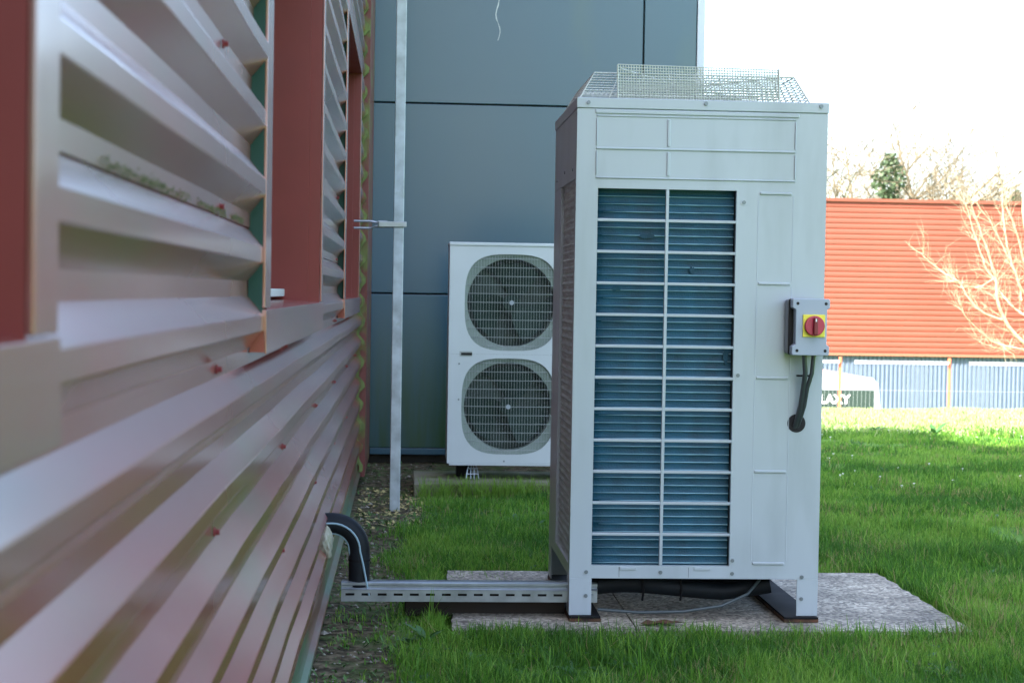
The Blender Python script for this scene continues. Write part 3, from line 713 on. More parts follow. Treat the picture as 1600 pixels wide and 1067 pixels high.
vs = [(-.1445+.0372*math.cos(2*math.pi*i/n), yp+.0372*math.sin(2*math.pi*i/n), R(-.900+dz)) for dz in (-.004, .003) for i in range(n)]
b.add(vs, [(i, (i+1) % n, n+(i+1) % n, n+i) for i in range(n)]); b.build('tie', BLACK, lp, smooth=True)
# sealant blob
bm = bmesh.new(); bmesh.ops.create_icosphere(bm, subdivisions=4, radius=1)
for v in bm.verts:
    d_ = 1+.45*(float(vnoise(np.array(v.co.x*2.3+v.co.y*1.7+5), np.array(v.co.z*2.9+v.co.y*2+7), 3))-.5)+.2*(float(vnoise(np.array(v.co.x*7+5), np.array(v.co.z*7+v.co.y*5+7), 4))-.5)
    v.co *= d_
    v.co.x *= .026*(1+.5*max(0, -v.co.z)); v.co.y *= .05; v.co.z *= .052
me = bpy.data.meshes.new('sealant'); bm.to_mesh(me); bm.free(); me.materials.append(SEAL); me.polygons.foreach_set('use_smooth', [True]*len(me.polygons))
o = bpy.data.objects.new('sealant', me); C.objects.link(o); o.location = (-.258, 5.525, R(-.835)); tag(o, 'lumpy greenish sealant foam squeezed out under the black lagged pipe', 'sealant')

# ------------------------------------------------------------ twin fan unit behind
fu = thing('fan_unit', 'white twin fan outdoor unit standing behind the tall unit', 'cooling unit', (.7, 9.4, .05))
fx0, fx1, fy0, fy1, fz0, fz1 = .240, 1.19, 9.30, 9.66, -.958, .279
cs = [(.588, -.055), (.578, -.637)]; hw, hh = .262, .270
def squircle(cx, cz, a, b_, n=48, p=3.2):
    out = []
    for i in range(n):
        t = 2*math.pi*i/n+math.pi/4; c, s = math.cos(t), math.sin(t)
        out.append((cx+a*math.copysign(abs(c)**(2/p), c), cz+b_*math.copysign(abs(s)**(2/p), s)))
    return out
def ring_panel(x0, x1, z0, z1, cx, cz, y, name, m_, parent):
    n = 48; inner = squircle(cx, cz, hw, hh); b = MB(); vs = []
    # outer rectangle sampled at the same angular order, corners exact
    outer = []
    q = n//4; cor = [(x1, z1), (x0, z1), (x0, z0), (x1, z0)]
    for k in range(4):
        a, c = cor[k], cor[(k+1) % 4]
        for i in range(q): t = i/q; outer.append((a[0]+(c[0]-a[0])*t, a[1]+(c[1]-a[1])*t))
    circ = []
    for i in range(n):
        t = 2*math.pi*i/n+math.pi/4; circ.append((cx+.247*math.cos(t), cz+.247*math.sin(t)))
    vs = [(x, y, R(z)) for x, z in outer]+[(x, y, R(z)) for x, z in inner]+[(x, y+.012, R(z)) for x, z in inner]
    fs = [(i, (i+1) % n, n+(i+1) % n, n+i) for i in range(n)]+[(n+i, n+(i+1) % n, 2*n+(i+1) % n, 2*n+i) for i in range(n)]
    b.add(vs, fs); b.build(name, m_, parent)
    b = MB(); vs = [(x, y+.012, R(z)) for x, z in inner]+[(x, y+.022, R(z)) for x, z in circ]+[(x, y+.10, R(z)) for x, z in circ]
    b.add(vs, [(i, (i+1) % n, n+(i+1) % n, n+i) for i in range(n)]+[(n+i, n+(i+1) % n, 2*n+(i+1) % n, 2*n+i) for i in range(n)]); b.build('fan_surround', FANG, parent, smooth=True)
ring_panel(fx0, .92, -.345, fz1-.02, *cs[0], fy0, 'front_panel', FANW, fu)
ring_panel(fx0, .92, fz0, -.3455, *cs[1], fy0, 'front_panel', FANW, fu)
MB().box(.9205, fx1, fy0, fy0+.02, R(fz0), R(fz1-.0205)).build('service_panel', FANW, fu)
MB().box(fx0-.004, fx1+.004, fy0-.006, fy1+.004, R(fz1-.0195), R(fz1)).build('top_cover', FANW, fu, bevel=.004)
MB().box(fx0, fx0+.01, fy0+.001, fy1, R(fz0), R(fz1-.02)).build('side_panel', FANW, fu)
MB().box(fx1-.01, fx1, fy0+.021, fy1, R(fz0), R(fz1-.02)).build('side_panel', FANW, fu)
MB().box(fx0+.0105, fx1-.0105, fy0+.13, fy1, R(fz0), R(fz1-.02)).build('inner_body', FAND, fu)
MB().box(fx0+.012, fx1, fy0+.001, fy1-.01, R(fz0-.012), R(fz0-.0005)).build('base_pan', FANW, fu, bevel=.003)
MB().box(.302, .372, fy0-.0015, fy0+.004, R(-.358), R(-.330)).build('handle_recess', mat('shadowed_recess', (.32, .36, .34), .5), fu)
MB().box(.310, .372, fy0-.003, fy0-.0016, R(-.352), R(-.338)).build('handle_slot', DARK, fu)
for x, z in ((.27, .266), (.56, -.944), (.30, -.60), (.30, -.40)):
    MB().disc((x, fy0-.003, R(z)), .005, 1, .004, 10).build('screw', BOLT, fu)
for (cx_, cz_) in cs:
    b = MB().disc((cx_, fy0+.035, R(cz_)), .045, 1, .05, 20); b.build('fan_hub', FANB, fu)
    for kb in range(3):
        b = MB(); vs = []
        for i in range(6):
            r0 = .04+.185*i/5
            for j in range(5):
                a = kb*2.094+.5+1.35*j/4+.35*i/5; vs.append((cx_+r0*math.cos(a), fy0+.045+.055*j/4, R(cz_)+r0*math.sin(a)))
        b.add(vs, [(i*5+j, i*5+j+1, (i+1)*5+j+1, (i+1)*5+j) for i in range(5) for j in range(4)]); b.build('fan_blade', FANB, fu, smooth=True)
    # wire grille
    g = MB(); ins = lambda x, z: (abs((x-cx_)/(hw*.985))**3.2+abs((z-cz_)/(hh*.985))**3.2) < 1
    nv = 32
    for i in range(nv+1):
        x = cx_-hw*.96+2*hw*.96*i/nv; t = 1-abs((x-cx_)/(hw*.985))**3.2
        h = hh*.985*max(t, 0)**(1/3.2)
        bow = .020*(1-((x-cx_)/hw)**2)
        g.tube([(x, fy0+.006, R(cz_-h)), (x, fy0-bow, R(cz_-h*.8)), (x, fy0-bow-.002, R(cz_)), (x, fy0-bow, R(cz_+h*.8)), (x, fy0+.006, R(cz_+h))], .0010, 4, False)
    for i in range(11):
        z = cz_-hh*.9+2*hh*.9*i/10; t = 1-abs((z-cz_)/(hh*.985))**3.2; h = hw*.985*max(t, 0)**(1/3.2)
        g.tube([(cx_-h, fy0+.006, R(z)), (cx_-h*.8, fy0-.012, R(z)), (cx_, fy0-.020, R(z)), (cx_+h*.8, fy0-.012, R(z)), (cx_+h, fy0+.006, R(z))], .0017, 4, False)
    g.build('wire_grille', mat('grille_wire', (.30, .34, .33), .5), fu)
    MB().disc((cx_, fy0-.026, R(cz_)), .013, 1, .004, 16).build('hub_badge', BODY, fu)
# feet: small bent wire-like brackets
for xf in (.385, 1.05):
    b = MB()
    for dx in (-.032, .032):
        b.tube([(xf+dx*.6, 9.34, R(-.972)), (xf+dx*.9, 9.33, R(-1.0)), (xf+dx*1.1, 9.32, R(-1.047))], .0035, 6)
        b.tube([(xf+dx*.2, 9.34, R(-.972)), (xf+dx*.3, 9.33, R(-1.0)), (xf+dx*.3, 9.32, R(-1.047))], .003, 6)
    b.tube([(xf-.036, 9.325, R(-1.02)), (xf+.036, 9.325, R(-1.02))], .003, 6); b.tube([(xf-.030, 9.33, R(-.99)), (xf+.030, 9.33, R(-.99))], .004, 6)
    b.build('foot', GALV, fu)
for xf in (.30, 1.0): MB().box(xf, xf+.09, 9.45, 9.60, R(-1.047), R(-.9705)).build('foot_block', BLACK, fu)
pd = MB().box(.055, 1.42, 9.10, 9.78, -.06, .040).build('concrete_pad', CONC2, None, bevel=.008); tag(pd, 'mossy concrete pad beneath the white twin fan unit', 'pad')

# ------------------------------------------------------------ far building
fb = thing('orange_building', 'long low building with ribbed orange upper wall over pale grey cladding', 'building', (14, 36.5, -2.2))
OY = 36.5; ot, om, ob = 1.09+2.17, 1.09-1.215, -2.5
b = MB(); n = int((ot-om)/.119); vs = []; pr = [(0, 0), (.030, 0), (.045, .014), (.100, .014)]
for k in range(n+1):
    for dz, dy in pr:
        z = min(om+k*.119+dz, ot); vs += [(-6, OY-dy, z), (45, OY-dy, z)]
b.add(vs, [(2*i, 2*i+1, 2*i+3, 2*i+2) for i in range(len(vs)//2-1)]); b.build('orange_cladding', ORANGE, fb)
b = MB(); vs = []
for k in range(510):
    for dx, dy in ((0, 0), (.03, 0), (.045, .03), (.085, .03)):
        x = -6+k*.1+dx; vs += [(x, OY+.10-dy, ob), (x, OY+.10-dy, om-.001)]
b.add(vs, [(2*i, 2*i+1, 2*i+3, 2*i+2) for i in range(len(vs)//2-1)]); b.build('grey_cladding', PALEW, fb)
MB().box(-6, 45, OY+.14, 48, ob, ot-.02).build('wall', PALEW, fb)
MB().box(-6.05, 45.05, OY-.06, 48, ot-.018, ot+.05).build('roof_edge', ORANGE, fb)
MB().box(-6, 45, OY-.035, OY+.138, om-.05, om-.002).build('drip_flashing', mat('brown_flashing', (.25, .10, .06), .6), fb)
# chevet: wire fence with orange posts
wf = thing('wire_fence', 'low mesh fence with thin orange posts beyond the lawn', 'fence', (6, 19.5, -.4))
def gzf(x, y): return float(gz(np.array(x), np.array(y)))
for i, x in enumerate((3.8, 5.19, 6.52, 7.90, 9.3, 10.7)):
    z = gzf(x, 19.6)
    MB().box(x-.016, x+.016, 19.58, 19.61, z-.1, CZ-.70).build('post', ORP, wf, bevel=.003)
b = MB(); zt_ = CZ-.76
g = MB()
for i in range(160): x = 2.6+i*.05; g.tube([(x, 19.57, -1.6), (x, 19.57, zt_)], .0013, 3, False)
for z in (-1.5, -1.2, -.9, -.6, -.3, 0): g.tube([(2.6, 19.57, z), (10.6, 19.57, z)], .002, 3, False)
g.build('mesh_wires', mat('pale_wire', (.30, .33, .36), .5), wf)
for a, c in ((4.0, 5.17), (5.35, 6.50), (6.75, 7.88), (7.92, 9.28)):
    MB().box(a, c, 19.55, 19.56, CZ-.775, CZ-.735).build('top_rail', mat('white_rail', (.36, .38, .42), .5), wf)

# ------------------------------------------------------------ van (rear end faces the camera)
vy = 26.0; vg = gzf(6, 26)
vn = thing('parked_van', 'white van parked below the lawn edge with dark rear window', 'van', (6.2, vy+2.2, vg))
vx0, vx1 = 5.74, 7.62; vz = vg; vt = CZ-1.235
sec = [(vx0+.02, vz+.30), (vx0, vz+.9), (vx0+.03, vz+1.25), (vx0+.10, vt-.12), (vx0+.20, vt-.02), (vx0+.4, vt), (vx1-.4, vt), (vx1-.20, vt-.02), (vx1-.10, vt-.12), (vx1-.03, vz+1.25), (vx1, vz+.9), (vx1-.02, vz+.30)]
b = MB(); secs = []
for y, sxx, top in ((vy, .985, 0), (vy+.06, 1, 0), (vy+3.0, 1, 0), (vy+3.7, .97, -.55), (vy+4.6, .9, -.85), (vy+4.75, .86, -.95)):
    cxv = (vx0+vx1)/2; secs.append([(cxv+(x-cxv)*sxx, y, z+(top*(z-(vz+.9))/(vt-vz-.9) if z > vz+.9 else 0)) for x, z in sec])
vs = [p for s_ in secs for p in s_]; k = len(sec)
fs = [(i*k+j, i*k+(j+1) % k, (i+1)*k+(j+1) % k, (i+1)*k+j) for i in range(len(secs)-1) for j in range(k)]+[tuple(range(k)), tuple((len(secs)-1)*k+j for j in range(k))[::-1]]
b.add(vs, fs); b.build('body', WHITEP, vn, smooth=True, bevel=0)
MB().box(vx0+.22, vx1-.165, vy-.008, vy+.02, vt-.72, vt-.21).build('rear_window', GLASS, vn, bevel=.01)
MB().box((vx0+vx1)/2-.008, (vx0+vx1)/2+.008, vy-.006, vy+.01, vz+.4, vt-.745).build('door_seam', DARK, vn)
MB().box(vx0+.05, vx1-.05, vy-.10, vy-.001, vz+.28, vz+.48).build('bumper', BLACK, vn, bevel=.03)
for x in (vx0+.02, vx1-.14): MB().box(x, x+.12, vy-.02, vy+.01, vz+.75, vz+1.15).build('tail_light', mat('tail_red', (.4, .01, .01), .3), vn, bevel=.01)
for y in (vy+.85, vy+3.7):
    for x in (vx0+.02, vx1-.24):
        MB().disc((x, y, vz+.32), .32, 0, .22, 24).build('wheel', BLACK, vn)
tcv = bpy.data.curves.new('lettering', 'FONT'); tcv.body = 'GALAXY'; tcv.size = .195; tcv.extrude = .003; tcv.offset = .006; tcv.space_character = 1.0
to = bpy.data.objects.new('tmp', tcv); C.objects.link(to); dg = bpy.context.evaluated_depsgraph_get()
me = bpy.data.meshes.new_from_object(to.evaluated_get(dg)); bpy.data.objects.remove(to)
me.materials.clear(); me.materials.append(LETTER)
o = bpy.data.objects.new('lettering', me); C.objects.link(o); o.parent = vn; o.matrix_parent_inverse = base_inv(vn)
wtx = max(v.co.x for v in me.vertices); o.rotation_euler = (math.pi/2, 0, 0); o.location = (7.06-wtx, vy-.014, vt-.43)

# ------------------------------------------------------------ trees
def tree(base, height, spread, seed, levels, r0, lean=(0, 0), nmain=5, upward=.6, minr=.004, first=.25):
    rd = random.Random(seed); b = MB(); tips = []
    trunk = MB()
    def grow(p, dirn, length, r, lv, mb):
        n = 5 if lv < 2 else 4; pts = [p]; rs = [r]; dcur = dirn.copy(); q = p.copy()
        for i in range(n):
            dcur = (dcur+Vector((rd.gauss(0, .13), rd.gauss(0, .13), rd.gauss(.04*upward, .08)))).normalized()
            q = q+dcur*(length/n); pts.append(q.copy()); rs.append(max(r*(1-.62*(i+1)/n), minr))
        mb.tube(pts, rs, 6 if lv < 2 else 3, False); tips.append(q)
        if lv >= levels: return
        kids = nmain if lv == 0 else (6 if lv < 3 else 3)
        for c in range(kids):
            t = rd.uniform(first if lv == 0 else .2, 1); i = min(int(t*n), n-1); s = pts[i].lerp(pts[i+1], t*n-i)
            az = rd.uniform(0, 2*math.pi); ax = Vector((math.cos(az), math.sin(az), 0)); side = (ax-dcur*ax.dot(dcur)).normalized()
            nd = (dcur*rd.uniform(.55, 1.0)+side*rd.uniform(.4, .9)*spread+Vector((0, 0, .35*upward))).normalized()
            grow(s, nd, length*rd.uniform(.48, .75), rs[i]*.62, lv+1, b)
    grow(Vector(base), Vector((lean[0], lean[1], 1)).normalized(), height, r0, 0, trunk)
    return trunk, b, tips
# sunlit bare tree at the right edge of the frame
gx, gy = 8.6, 20.5
bt = thing('bare_tree', 'sunlit bare tree with pale yellow branches at the right edge', 'tree', (gx, gy, gzf(gx, gy)))
rd = random.Random(4)
def P3(x, y, Y):                 # photo pixel (1600 wide) and distance -> world point, for placing the limbs where they stand
    dx = r_*((x-800)/2600)-u_*((y-533.5)/2600)+f_; dx = dx*(Y/dx.y); return Vector((dx.x, dx.y, dx.z+CZ))
root = P3(1660, 600, gy)
MB().tube([Vector((root.x+.05, gy, gzf(root.x, gy)-.1)), root, P3(1640, 560, gy), P3(1620, 500, gy), P3(1615, 420, gy-.2), P3(1600, 330, gy-.3), P3(1600, 280, gy-.3)], [.16, .13, .10, .07, .05, .03, .012], 8).build('trunk', BARK, bt, smooth=True)
br = MB()
limbs = [([(1640, 562), (1592, 533), (1566, 495), (1556, 455), (1556, 430), (1543, 395), (1530, 355), (1518, 320)], .05),
         ([(1568, 500), (1540, 492), (1518, 475), (1500, 440), (1480, 430), (1455, 412), (1440, 396)], .028),
         ([(1556, 440), (1540, 420), (1528, 380), (1516, 345), (1508, 318)], .024),
         ([(1645, 570), (1600, 545), (1560, 540), (1535, 522), (1512, 500), (1500, 478)], .03),
         ([(1560, 541), (1585, 546), (1560, 545), (1532, 535)], .015),
         ([(1625, 500), (1598, 492), (1580, 478), (1566, 460), (1560, 452)], .03),
         ([(1618, 470), (1596, 455), (1580, 410), (1570, 370), (1567, 320), (1565, 290)], .035),
         ([(1610, 440), (1598, 400), (1588, 360), (1575, 330), (1570, 305)], .03),
         ([(1596, 470), (1590, 430), (1570, 390), (1550, 350), (1535, 330)], .022),
         ([(1556, 432), (1530, 450), (1510, 448), (1490, 440)], .014),
         ([(1650, 540), (1620, 480), (1612, 400), (1620, 330)], .04)]
def chaikin(L):
    for _ in range(2):
        o = [L[0]]
        for a, b in zip(L[:-1], L[1:]): o += [(a[0]*.75+b[0]*.25, a[1]*.75+b[1]*.25), (a[0]*.25+b[0]*.75, a[1]*.25+b[1]*.75)]
        L = o+[L[-1]]
    return L
def twig(p, dirn, L, r, lv):
    pts = [p]; q = p.copy(); dc = dirn.copy(); rs = [r]
    for i in range(3):
        dc = (dc+Vector((rd.gauss(0, .2), rd.gauss(0, .2), rd.gauss(.06, .15)))).normalized(); q = q+dc*L/3; pts.append(q.copy()); rs.append(r*(1-.25*(i+1)))
    br.tube(pts, rs, 3, False)
    if lv > 0:
        for _ in range(2):
            i = rd.randint(0, 2); nd = (dc+Vector((rd.gauss(0, .6), rd.gauss(0, .6), rd.gauss(0.1, .5)))).normalized(); twig(pts[i+1], nd, L*.6, r*.6, lv-1)
for li, (L, r) in enumerate(limbs):
    L = chaikin(L); off = rd.uniform(-.6, .6); n = len(L); pts = []
    for i, (x, y) in enumerate(L):
        pts.append(P3(x+rd.uniform(-1.2, 1.2), y, gy+off*i/n))
    br.tube(pts, [max(r*.55*(1-.85*i/(n-1)), .004) for i in range(n)], 6, False)
    for i in range(2, n, 1):
        dd = (pts[i]-pts[i-1]).normalized()
        for _ in range(rd.randint(0, 3)):
            nd = (dd*.7+Vector((rd.gauss(0, .7), rd.gauss(0, .7), rd.gauss(.25, .4)))).normalized(); twig(pts[i], nd, rd.uniform(.12, .42), .0032, 1)
br.build('branches', BARK, bt)
# trees beyond the orange building
def far_tree(x, y, h, seed, label, ivy=None, spread=1.0, r0=.22, levels=4, nmain=9, lean=(0, 0)):
    t = thing('tall_bare_tree', label, 'tree', (x, y, -2.2), 'bare trees beyond the orange building')
    tk, brn, tips = tree((x, y, -2.3), h*.62, spread, seed, levels, r0, lean=lean, nmain=nmain, minr=.0085, first=.3)
    tk.build('trunk', BARK2, t, smooth=True); brn.build('branches', BARK2, t)
    if ivy:
        rd2 = random.Random(seed+5); b = MB()
        for i in range(2300):
            zz = rd2.uniform(0, 1); rad_ = ivy[1]*(1-.55*zz)*math.sqrt(rd2.random())*(.8+.4*math.sin(zz*17)); a = rd2.uniform(0, 6.283)
            p = Vector((x+ivy[2]*zz+rad_*math.cos(a), y+rad_*math.sin(a), ivy[0]*zz+1.0)); s = rd2.uniform(.05, .11)
            n1 = Vector((rd2.gauss(0, 1), rd2.gauss(0, 1), rd2.gauss(0, 1))).normalized(); n2 = n1.orthogonal().normalized(); n3 = n1.cross(n2)
            b.add([p-n2*s, p-n3*s*.7, p+n2*s, p+n3*s*.7], [(0, 1, 2, 3)])
        b.build('ivy', IVY, t)
far_tree(16.8, 58, 11.0, 3, 'tall bare tree with ivy round its trunk beyond the orange roof', ivy=(5.2, .95, .2), spread=1.25)
far_tree(18.8, 60, 10.5, 12, 'bare tree just right of the ivy clad one beyond the orange roof', spread=1.4)
far_tree(15.9, 62, 9.6, 21, 'smaller bare tree left of the ivy clad one, close to the tall unit', spread=1.4)
far_tree(21.6, 58, 8.6, 33, 'low bare tree at the right edge beyond the orange roof', ivy=(4.0, .45, 0), spread=1.4)

# ------------------------------------------------------------ grass
def blades(N, xr, yr, dens_fn, hmin, hmax, wmin, wmax, name, lean=.35):
    x = rng.uniform(*xr, N); y = rng.uniform(*yr, N)
    keep = rng.random(N) < dens_fn(x, y); x, y = x[keep], y[keep]; n = len(x)
    return x, y, n
def dens(x, y):
    t = turf(x, y)
    inslab = (x > SLAB[0]+.01) & (x < SLAB[1]-.0) & (y > SLAB[2]+.015) & (y < SLAB[3]-.01)
    # ragged edge of the slab
    rag = .06*(fbm(x*9, y*9, 31)-.35)
    near_in = (x > SLAB[0]+rag) & (x < SLAB[1]-rag) & (y > SLAB[2]+rag) & (y < SLAB[3]-rag*.7)
    t = np.where(inslab & near_in, 0, t)
    t = np.where((x > .04) & (x < 1.44) & (y > 9.09) & (y < 9.8), 0, t)
    # view wedge with a margin to both sides
    wedge = (x < .40*y+1.2)
    return np.where(wedge, t, 0)
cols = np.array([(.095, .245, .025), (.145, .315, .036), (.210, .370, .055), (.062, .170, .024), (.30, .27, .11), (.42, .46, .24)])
allv = []; allq = []; allc = []; base = 0
def emit(x, y, h, wd, lean_amt, cidx_mix, flat=None):
    global base
    n = len(x); z = gz(x, y)-.004
    a = rng.uniform(0, 2*np.pi, n); la = rng.uniform(0, 2*np.pi, n); l = np.abs(rng.normal(0, lean_amt, n))*h
    dx, dy = np.cos(a)*wd/2, np.sin(a)*wd/2; lx, ly = np.cos(la)*l, np.sin(la)*l
    P = np.zeros((n, 7, 3))
    for k, (t, wf) in enumerate(((0, 1), (.45, .85), (.8, .5))):
        px, py, pz = x+lx*t*t, y+ly*t*t, z+h*(t-.18*t*t*np.minimum(l/h, 1.5))
        P[:, 2*k] = np.stack([px-dx*wf, py-dy*wf, pz], -1); P[:, 2*k+1] = np.stack([px+dx*wf, py+dy*wf, pz], -1)
    P[:, 6] = np.stack([x+lx, y+ly, z+h*(1-.18*np.minimum(l/h, 1.5))], -1)
    b0 = base+np.arange(n)[:, None]*7
    q = np.concatenate([b0+np.array([[0, 1, 3, 2]]), b0+np.array([[2, 3, 5, 4]]), b0+np.array([[4, 5, 6, 6]])], 0)
    allv.append(P.reshape(-1, 3)); allq.append(q); base += 7*n
    c = cols[cidx_mix]*rng.uniform(.75, 1.25, (n, 1)); allc.append(np.repeat(c, 7, 0))
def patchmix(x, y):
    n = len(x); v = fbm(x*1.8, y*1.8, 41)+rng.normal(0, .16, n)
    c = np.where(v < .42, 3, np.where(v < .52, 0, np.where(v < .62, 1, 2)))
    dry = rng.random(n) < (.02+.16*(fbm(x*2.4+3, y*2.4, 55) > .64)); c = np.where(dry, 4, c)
    return np.where(rng.random(n) < .75*sstep(13.0, 14.6, y), 5, c)  # far blades paler: sunlight beyond the shade line put into their colour
for (N, xr, yr, h0, h1, w0, w1) in ((105000, (-.15, 3.2), (4.1, 5.6), .035, .085, .0026, .0042),
                                    (150000, (-.10, 4.0), (5.6, 8.0), .032, .075, .003, .0048),
                                    (110000, (0, 5.2), (8.0, 11.5), .030, .065, .004, .006),
                                    (140000, (1.5, 8.0), (11.5, 17.6), .03, .06, .006, .010)):
    x = rng.uniform(*xr, N); y = rng.uniform(*yr, N); k = rng.random(N) < dens(x, y)*np.clip(.2+1.6*fbm(x*3, y*3, 77)-.9*(fbm(x*1.3+7, y*1.3, 91) > .68), .06, 1); x, y = x[k], y[k]
    hh_ = (h0+(h1-h0)*rng.random(len(x))**1.3)*(.35+1.25*fbm(x*2.6, y*2.6, 61))
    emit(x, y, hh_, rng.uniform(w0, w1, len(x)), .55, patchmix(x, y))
# taller tufts along edges: slab front, pad front, channel, wall foot
def tufts(cx, cy, n, r, h0, h1, ci=None):
    x = cx+rng.normal(0, r, n); y = cy+rng.normal(0, r, n); emit(x, y, rng.uniform(h0, h1, n), rng.uniform(.0025, .0045, n), .5, np.full(n, 1) if ci is None else np.full(n, ci))
for i in range(70): tufts(rng.uniform(.15, 1.9), SLAB[2]-rng.uniform(.05, .20), 30, .02, .035, .085, rng.integers(0, 3))
for i in range(46): tufts(rng.uniform(.10, 1.2), 9.06-rng.uniform(0, .10), 26, .02, .06, .15, 2)  # yellow-green blades stand in for a sunlit patch at the pad
for i in range(26): tufts(rng.uniform(.0, .5), 5.75+rng.uniform(0, .7), 26, .025, .05, .13, rng.integers(0, 3))
for i in range(110): tufts(rng.uniform(-.22, .06), rng.uniform(4.2, 7.6), 12, .018, .012, .035, rng.integers(0, 3))
for i in range(34): tufts(SLAB[0]+rng.uniform(-.10, .07), rng.uniform(5.30, 5.50), 22, .02, .025, .075, rng.integers(0, 3))
for i in range(40): tufts(rng.uniform(.0, 1.5), rng.uniform(4.4, 5.2), 24, .03, .06, .12, rng.integers(0, 4))
for i in range(8): tufts(rng.uniform(.56, .75), 5.44, 5, .01, .06, .12, 1)
tufts(.095, 5.50, 4, .006, .14, .17, 1)
for i in range(30): tufts(SLAB[1]+rng.uniform(-.02, .08), rng.uniform(5.4, 6.5), 24, .03, .03, .07, rng.integers(0, 3))
co = np.concatenate(allv); q = np.concatenate(allq); cc = np.concatenate(allc)
tri = q[:, 2] == q[:, 3]
me = bpy.data.meshes.new('grass'); me.vertices.add(len(co)); me.vertices.foreach_set('co', co.astype(np.float32).ravel())
qq = q[~tri]; tt = q[tri][:, :3]; li = np.concatenate([qq.ravel(), tt.ravel()]).astype(np.int32)
ls = np.concatenate([np.arange(len(qq))*4, len(qq)*4+np.arange(len(tt))*3]).astype(np.int32)
me.loops.add(len(li)); me.loops.foreach_set('vertex_index', li); me.polygons.add(len(ls)); me.polygons.foreach_set('loop_start', ls); me.update(calc_edges=True)
at = me.color_attributes.new('col', 'FLOAT_COLOR', 'POINT'); at.data.foreach_set('color', np.concatenate([cc, np.ones((len(cc), 1))], 1).astype(np.float32).ravel())
me.materials.append(mat('grass_blade', (.06, .15, .02), .55, spec=.3, colattr='col', transl=.45))
o = bpy.data.objects.new('grass', me); C.objects.link(o); tag(o, 'short green lawn grass growing round the slab and out to the brow', 'grass', kind='stuff')

# broad weed leaves, daisies, leaf litter and pebbles
def leafmesh(b, x, y, L, wd, az, rise):
    z = gzf(x, y); d1 = Vector((math.cos(az), math.sin(az), 0)); sdv = Vector((-d1.y, d1.x, 0)); vs = []
    for t, ww in ((0, .15), (.25, .7), (.5, 1), (.75, .8), (1, .05)):
        p = Vector((x, y, z))+d1*L*t*math.cos(rise*(1-.5*t))+Vector((0, 0, L*(t*math.sin(rise)-.25*t*t)))
        vs += [p-sdv*wd*ww/2+Vector((0, 0, .12*wd*ww)), p, p+sdv*wd*ww/2+Vector((0, 0, .12*wd*ww))]
    b.add(vs, [(3*i+j, 3*i+j+1, 3*i+j+4, 3*i+j+3) for i in range(4) for j in (0, 1)])
LEAF = mat('weed_leaf', (.045, .13, .03), .5, var=.25, vscale=20, transl=.25)
b = MB(); rd = random.Random(2)
for i in range(330):
    Y = rd.choice([rd.uniform(4.4, 5.2), rd.uniform(4.5, 5.4), rd.uniform(5.2, 9), rd.uniform(6, 14)]); x = rd.uniform(-.05, .37*Y)
    if float(dens(np.array([x]), np.array([Y]))[0]) < .5: continue
    a0 = rd.uniform(0, 6.28)
    for k in range(rd.randint(4, 7)): leafmesh(b, x, Y, rd.uniform(.03, .07), rd.uniform(.012, .026), a0+k*1.1+rd.uniform(-.2, .2), rd.uniform(.2, .8))
o = b.build('rosette_weeds', LEAF, smooth=True); tag(o, 'broad leaved weeds scattered through the lawn', 'weeds', kind='stuff')
for (x, Y, n, L, lab) in ((.075, 5.22, 5, .085, 'broad leaf weed at the corner of the slab beneath the channel'), (4.35, 13.4, 5, .15, 'leafy weed standing at the sunlit lawn edge on the right'), (3.95, 13.7, 6, .10, 'low leafy weed left of the tallest one at the lawn edge')):
    t = MB(); a0 = rd.uniform(0, 6.28)
    for k in range(n): leafmesh(t, x, Y, L*rd.uniform(.7, 1.2), L*.30, a0+k*1.3, rd.uniform(.7, 1.3))
    o = t.build('weed', LEAF, smooth=True); tag(o, lab, 'weed')
b = MB()
for i in range(260):
    Y = 7.4+8*rd.random()**.8; x = rd.uniform(.1, .38*Y+.3)
    if x < 2.2 and rd.random() < .7: continue
    if vnoise(np.array(x*1.3), np.array(Y*.9), 12) < .45 or float(dens(np.array([x]), np.array([Y]))[0]) < .5: continue
    z = gzf(x, Y)+rd.uniform(.025, .042); r = rd.uniform(.004, .008); n = 8
    b.add([(x+r*math.cos(2*math.pi*k/n), Y+r*math.sin(2*math.pi*k/n), z+.003*math.cos(k*3)) for k in range(n)]+[(x, Y, z+r*.6)], [(k, (k+1) % n, n) for k in range(n)])
    b.add([(x-.001, Y, z-.05), (x+.001, Y, z-.05), (x+.001, Y, z), (x-.001, Y, z)], [(0, 1, 2, 3)])
o = b.build('daisies', mat('daisy_petal', (.7, .72, .66), .6)); tag(o, 'tiny white daisies dotted in the lawn', 'daisies', kind='stuff')
def litter(name, N, m_, label, cat, area, s0, s1, flat=.3):
    b = MB()
    for i in range(N):
        x, Y = area(); z = gzf(x, Y)+.004; s = rd.uniform(s0, s1); a = rd.uniform(0, 6.28); ti = rd.gauss(0, flat)
        c, sn = math.cos(a), math.sin(a)
        P = [(-s, 0), (0, -s*.45), (s, 0), (0, s*.5)]
        b.add([(x+p*c-q*sn, Y+p*sn+q*c, z+abs(ti)*s*.6+ti*p*.8+rd.uniform(0, .003)) for p, q in P], [(0, 1, 2, 3)])
    o = b.build(name, m_); tag(o, label, cat, kind='stuff')
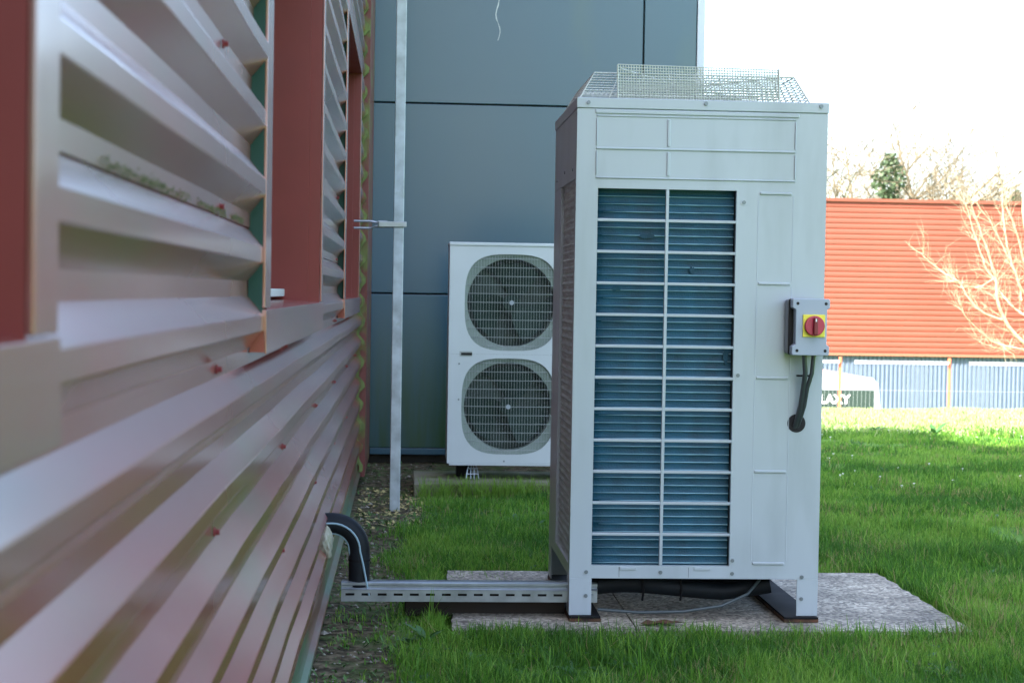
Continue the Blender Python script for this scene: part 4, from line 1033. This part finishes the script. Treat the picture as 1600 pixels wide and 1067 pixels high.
def soil_area():
    if rd.random() < .6: Y = rd.uniform(4.1, 8.2); return rd.uniform(-.285, .10), Y
    return rd.uniform(-.25, .22 if rd.random() < .7 else 1.6), rd.uniform(7.8, 10.6)
def back_area(): return rd.uniform(-.24, .15), rd.uniform(7.6, 9.4)
litter('dead_leaves', 420, mat('dead_leaf', (.10, .07, .035), .8, var=.4, vscale=9), 'brown dead leaves and crumbs on the bare soil by the wall', 'leaf litter', soil_area, .006, .018)
litter('pale_leaf_litter', 420, mat('straw_leaf', (.40, .33, .13), .8, var=.3, vscale=9), 'straw coloured dead leaves gathered at the foot of the post', 'leaf litter', back_area, .008, .020)
litter('moss_tufts', 2600, mat('moss_tuft', (.06, .13, .03), .9, var=.3, vscale=30), 'dark green moss and seedlings on the soil strip', 'moss', soil_area, .004, .012, .8)
b = MB()
for i in range(700):
    x, Y = soil_area(); z = gzf(x, Y); s = rd.uniform(.003, .009)*(2 if rd.random() < .04 else 1); n = len(b.v)
    vs = [(x+s*rd.uniform(.7, 1.2)*dx, Y+s*rd.uniform(.7, 1.2)*dy, z+.002+s*.7*dz) for dx, dy, dz in ((1, 0, 0), (0, 1, 0), (-1, 0, 0), (0, -1, 0), (0, 0, .9), (0, 0, -.8))]
    b.add(vs, [(0, 1, 4), (1, 2, 4), (2, 3, 4), (3, 0, 4), (1, 0, 5), (2, 1, 5), (3, 2, 5), (0, 3, 5)])
o = b.build('pebbles', mat('pebble', (.22, .20, .16), .8, var=.5, vscale=14), smooth=True); tag(o, 'small pale pebbles and soil crumbs along the wall foot', 'pebbles', kind='stuff')
# leaf scrap on the slab
b = MB(); pl = [(-.075, .002), (-.05, .022), (-.02, .030), (.01, .032), (.035, .026), (.045, .012), (.060, .004), (.075, -.004), (.055, -.010), (.02, -.022), (-.02, -.028), (-.055, -.020)]
n = len(pl)
vs = [(p, q, .004+.010*abs(math.sin(i*1.7))) for i, (p, q) in enumerate(pl)]+[(0, 0, .004)]
b.add(vs, [(i, (i+1) % n, n) for i in range(n)]); o = b.build('rust_scrap', RUST); o.location = (.862, 5.43, .002); tag(o, 'rust brown leaf scrap lying on the slab in front of the unit', 'leaf')
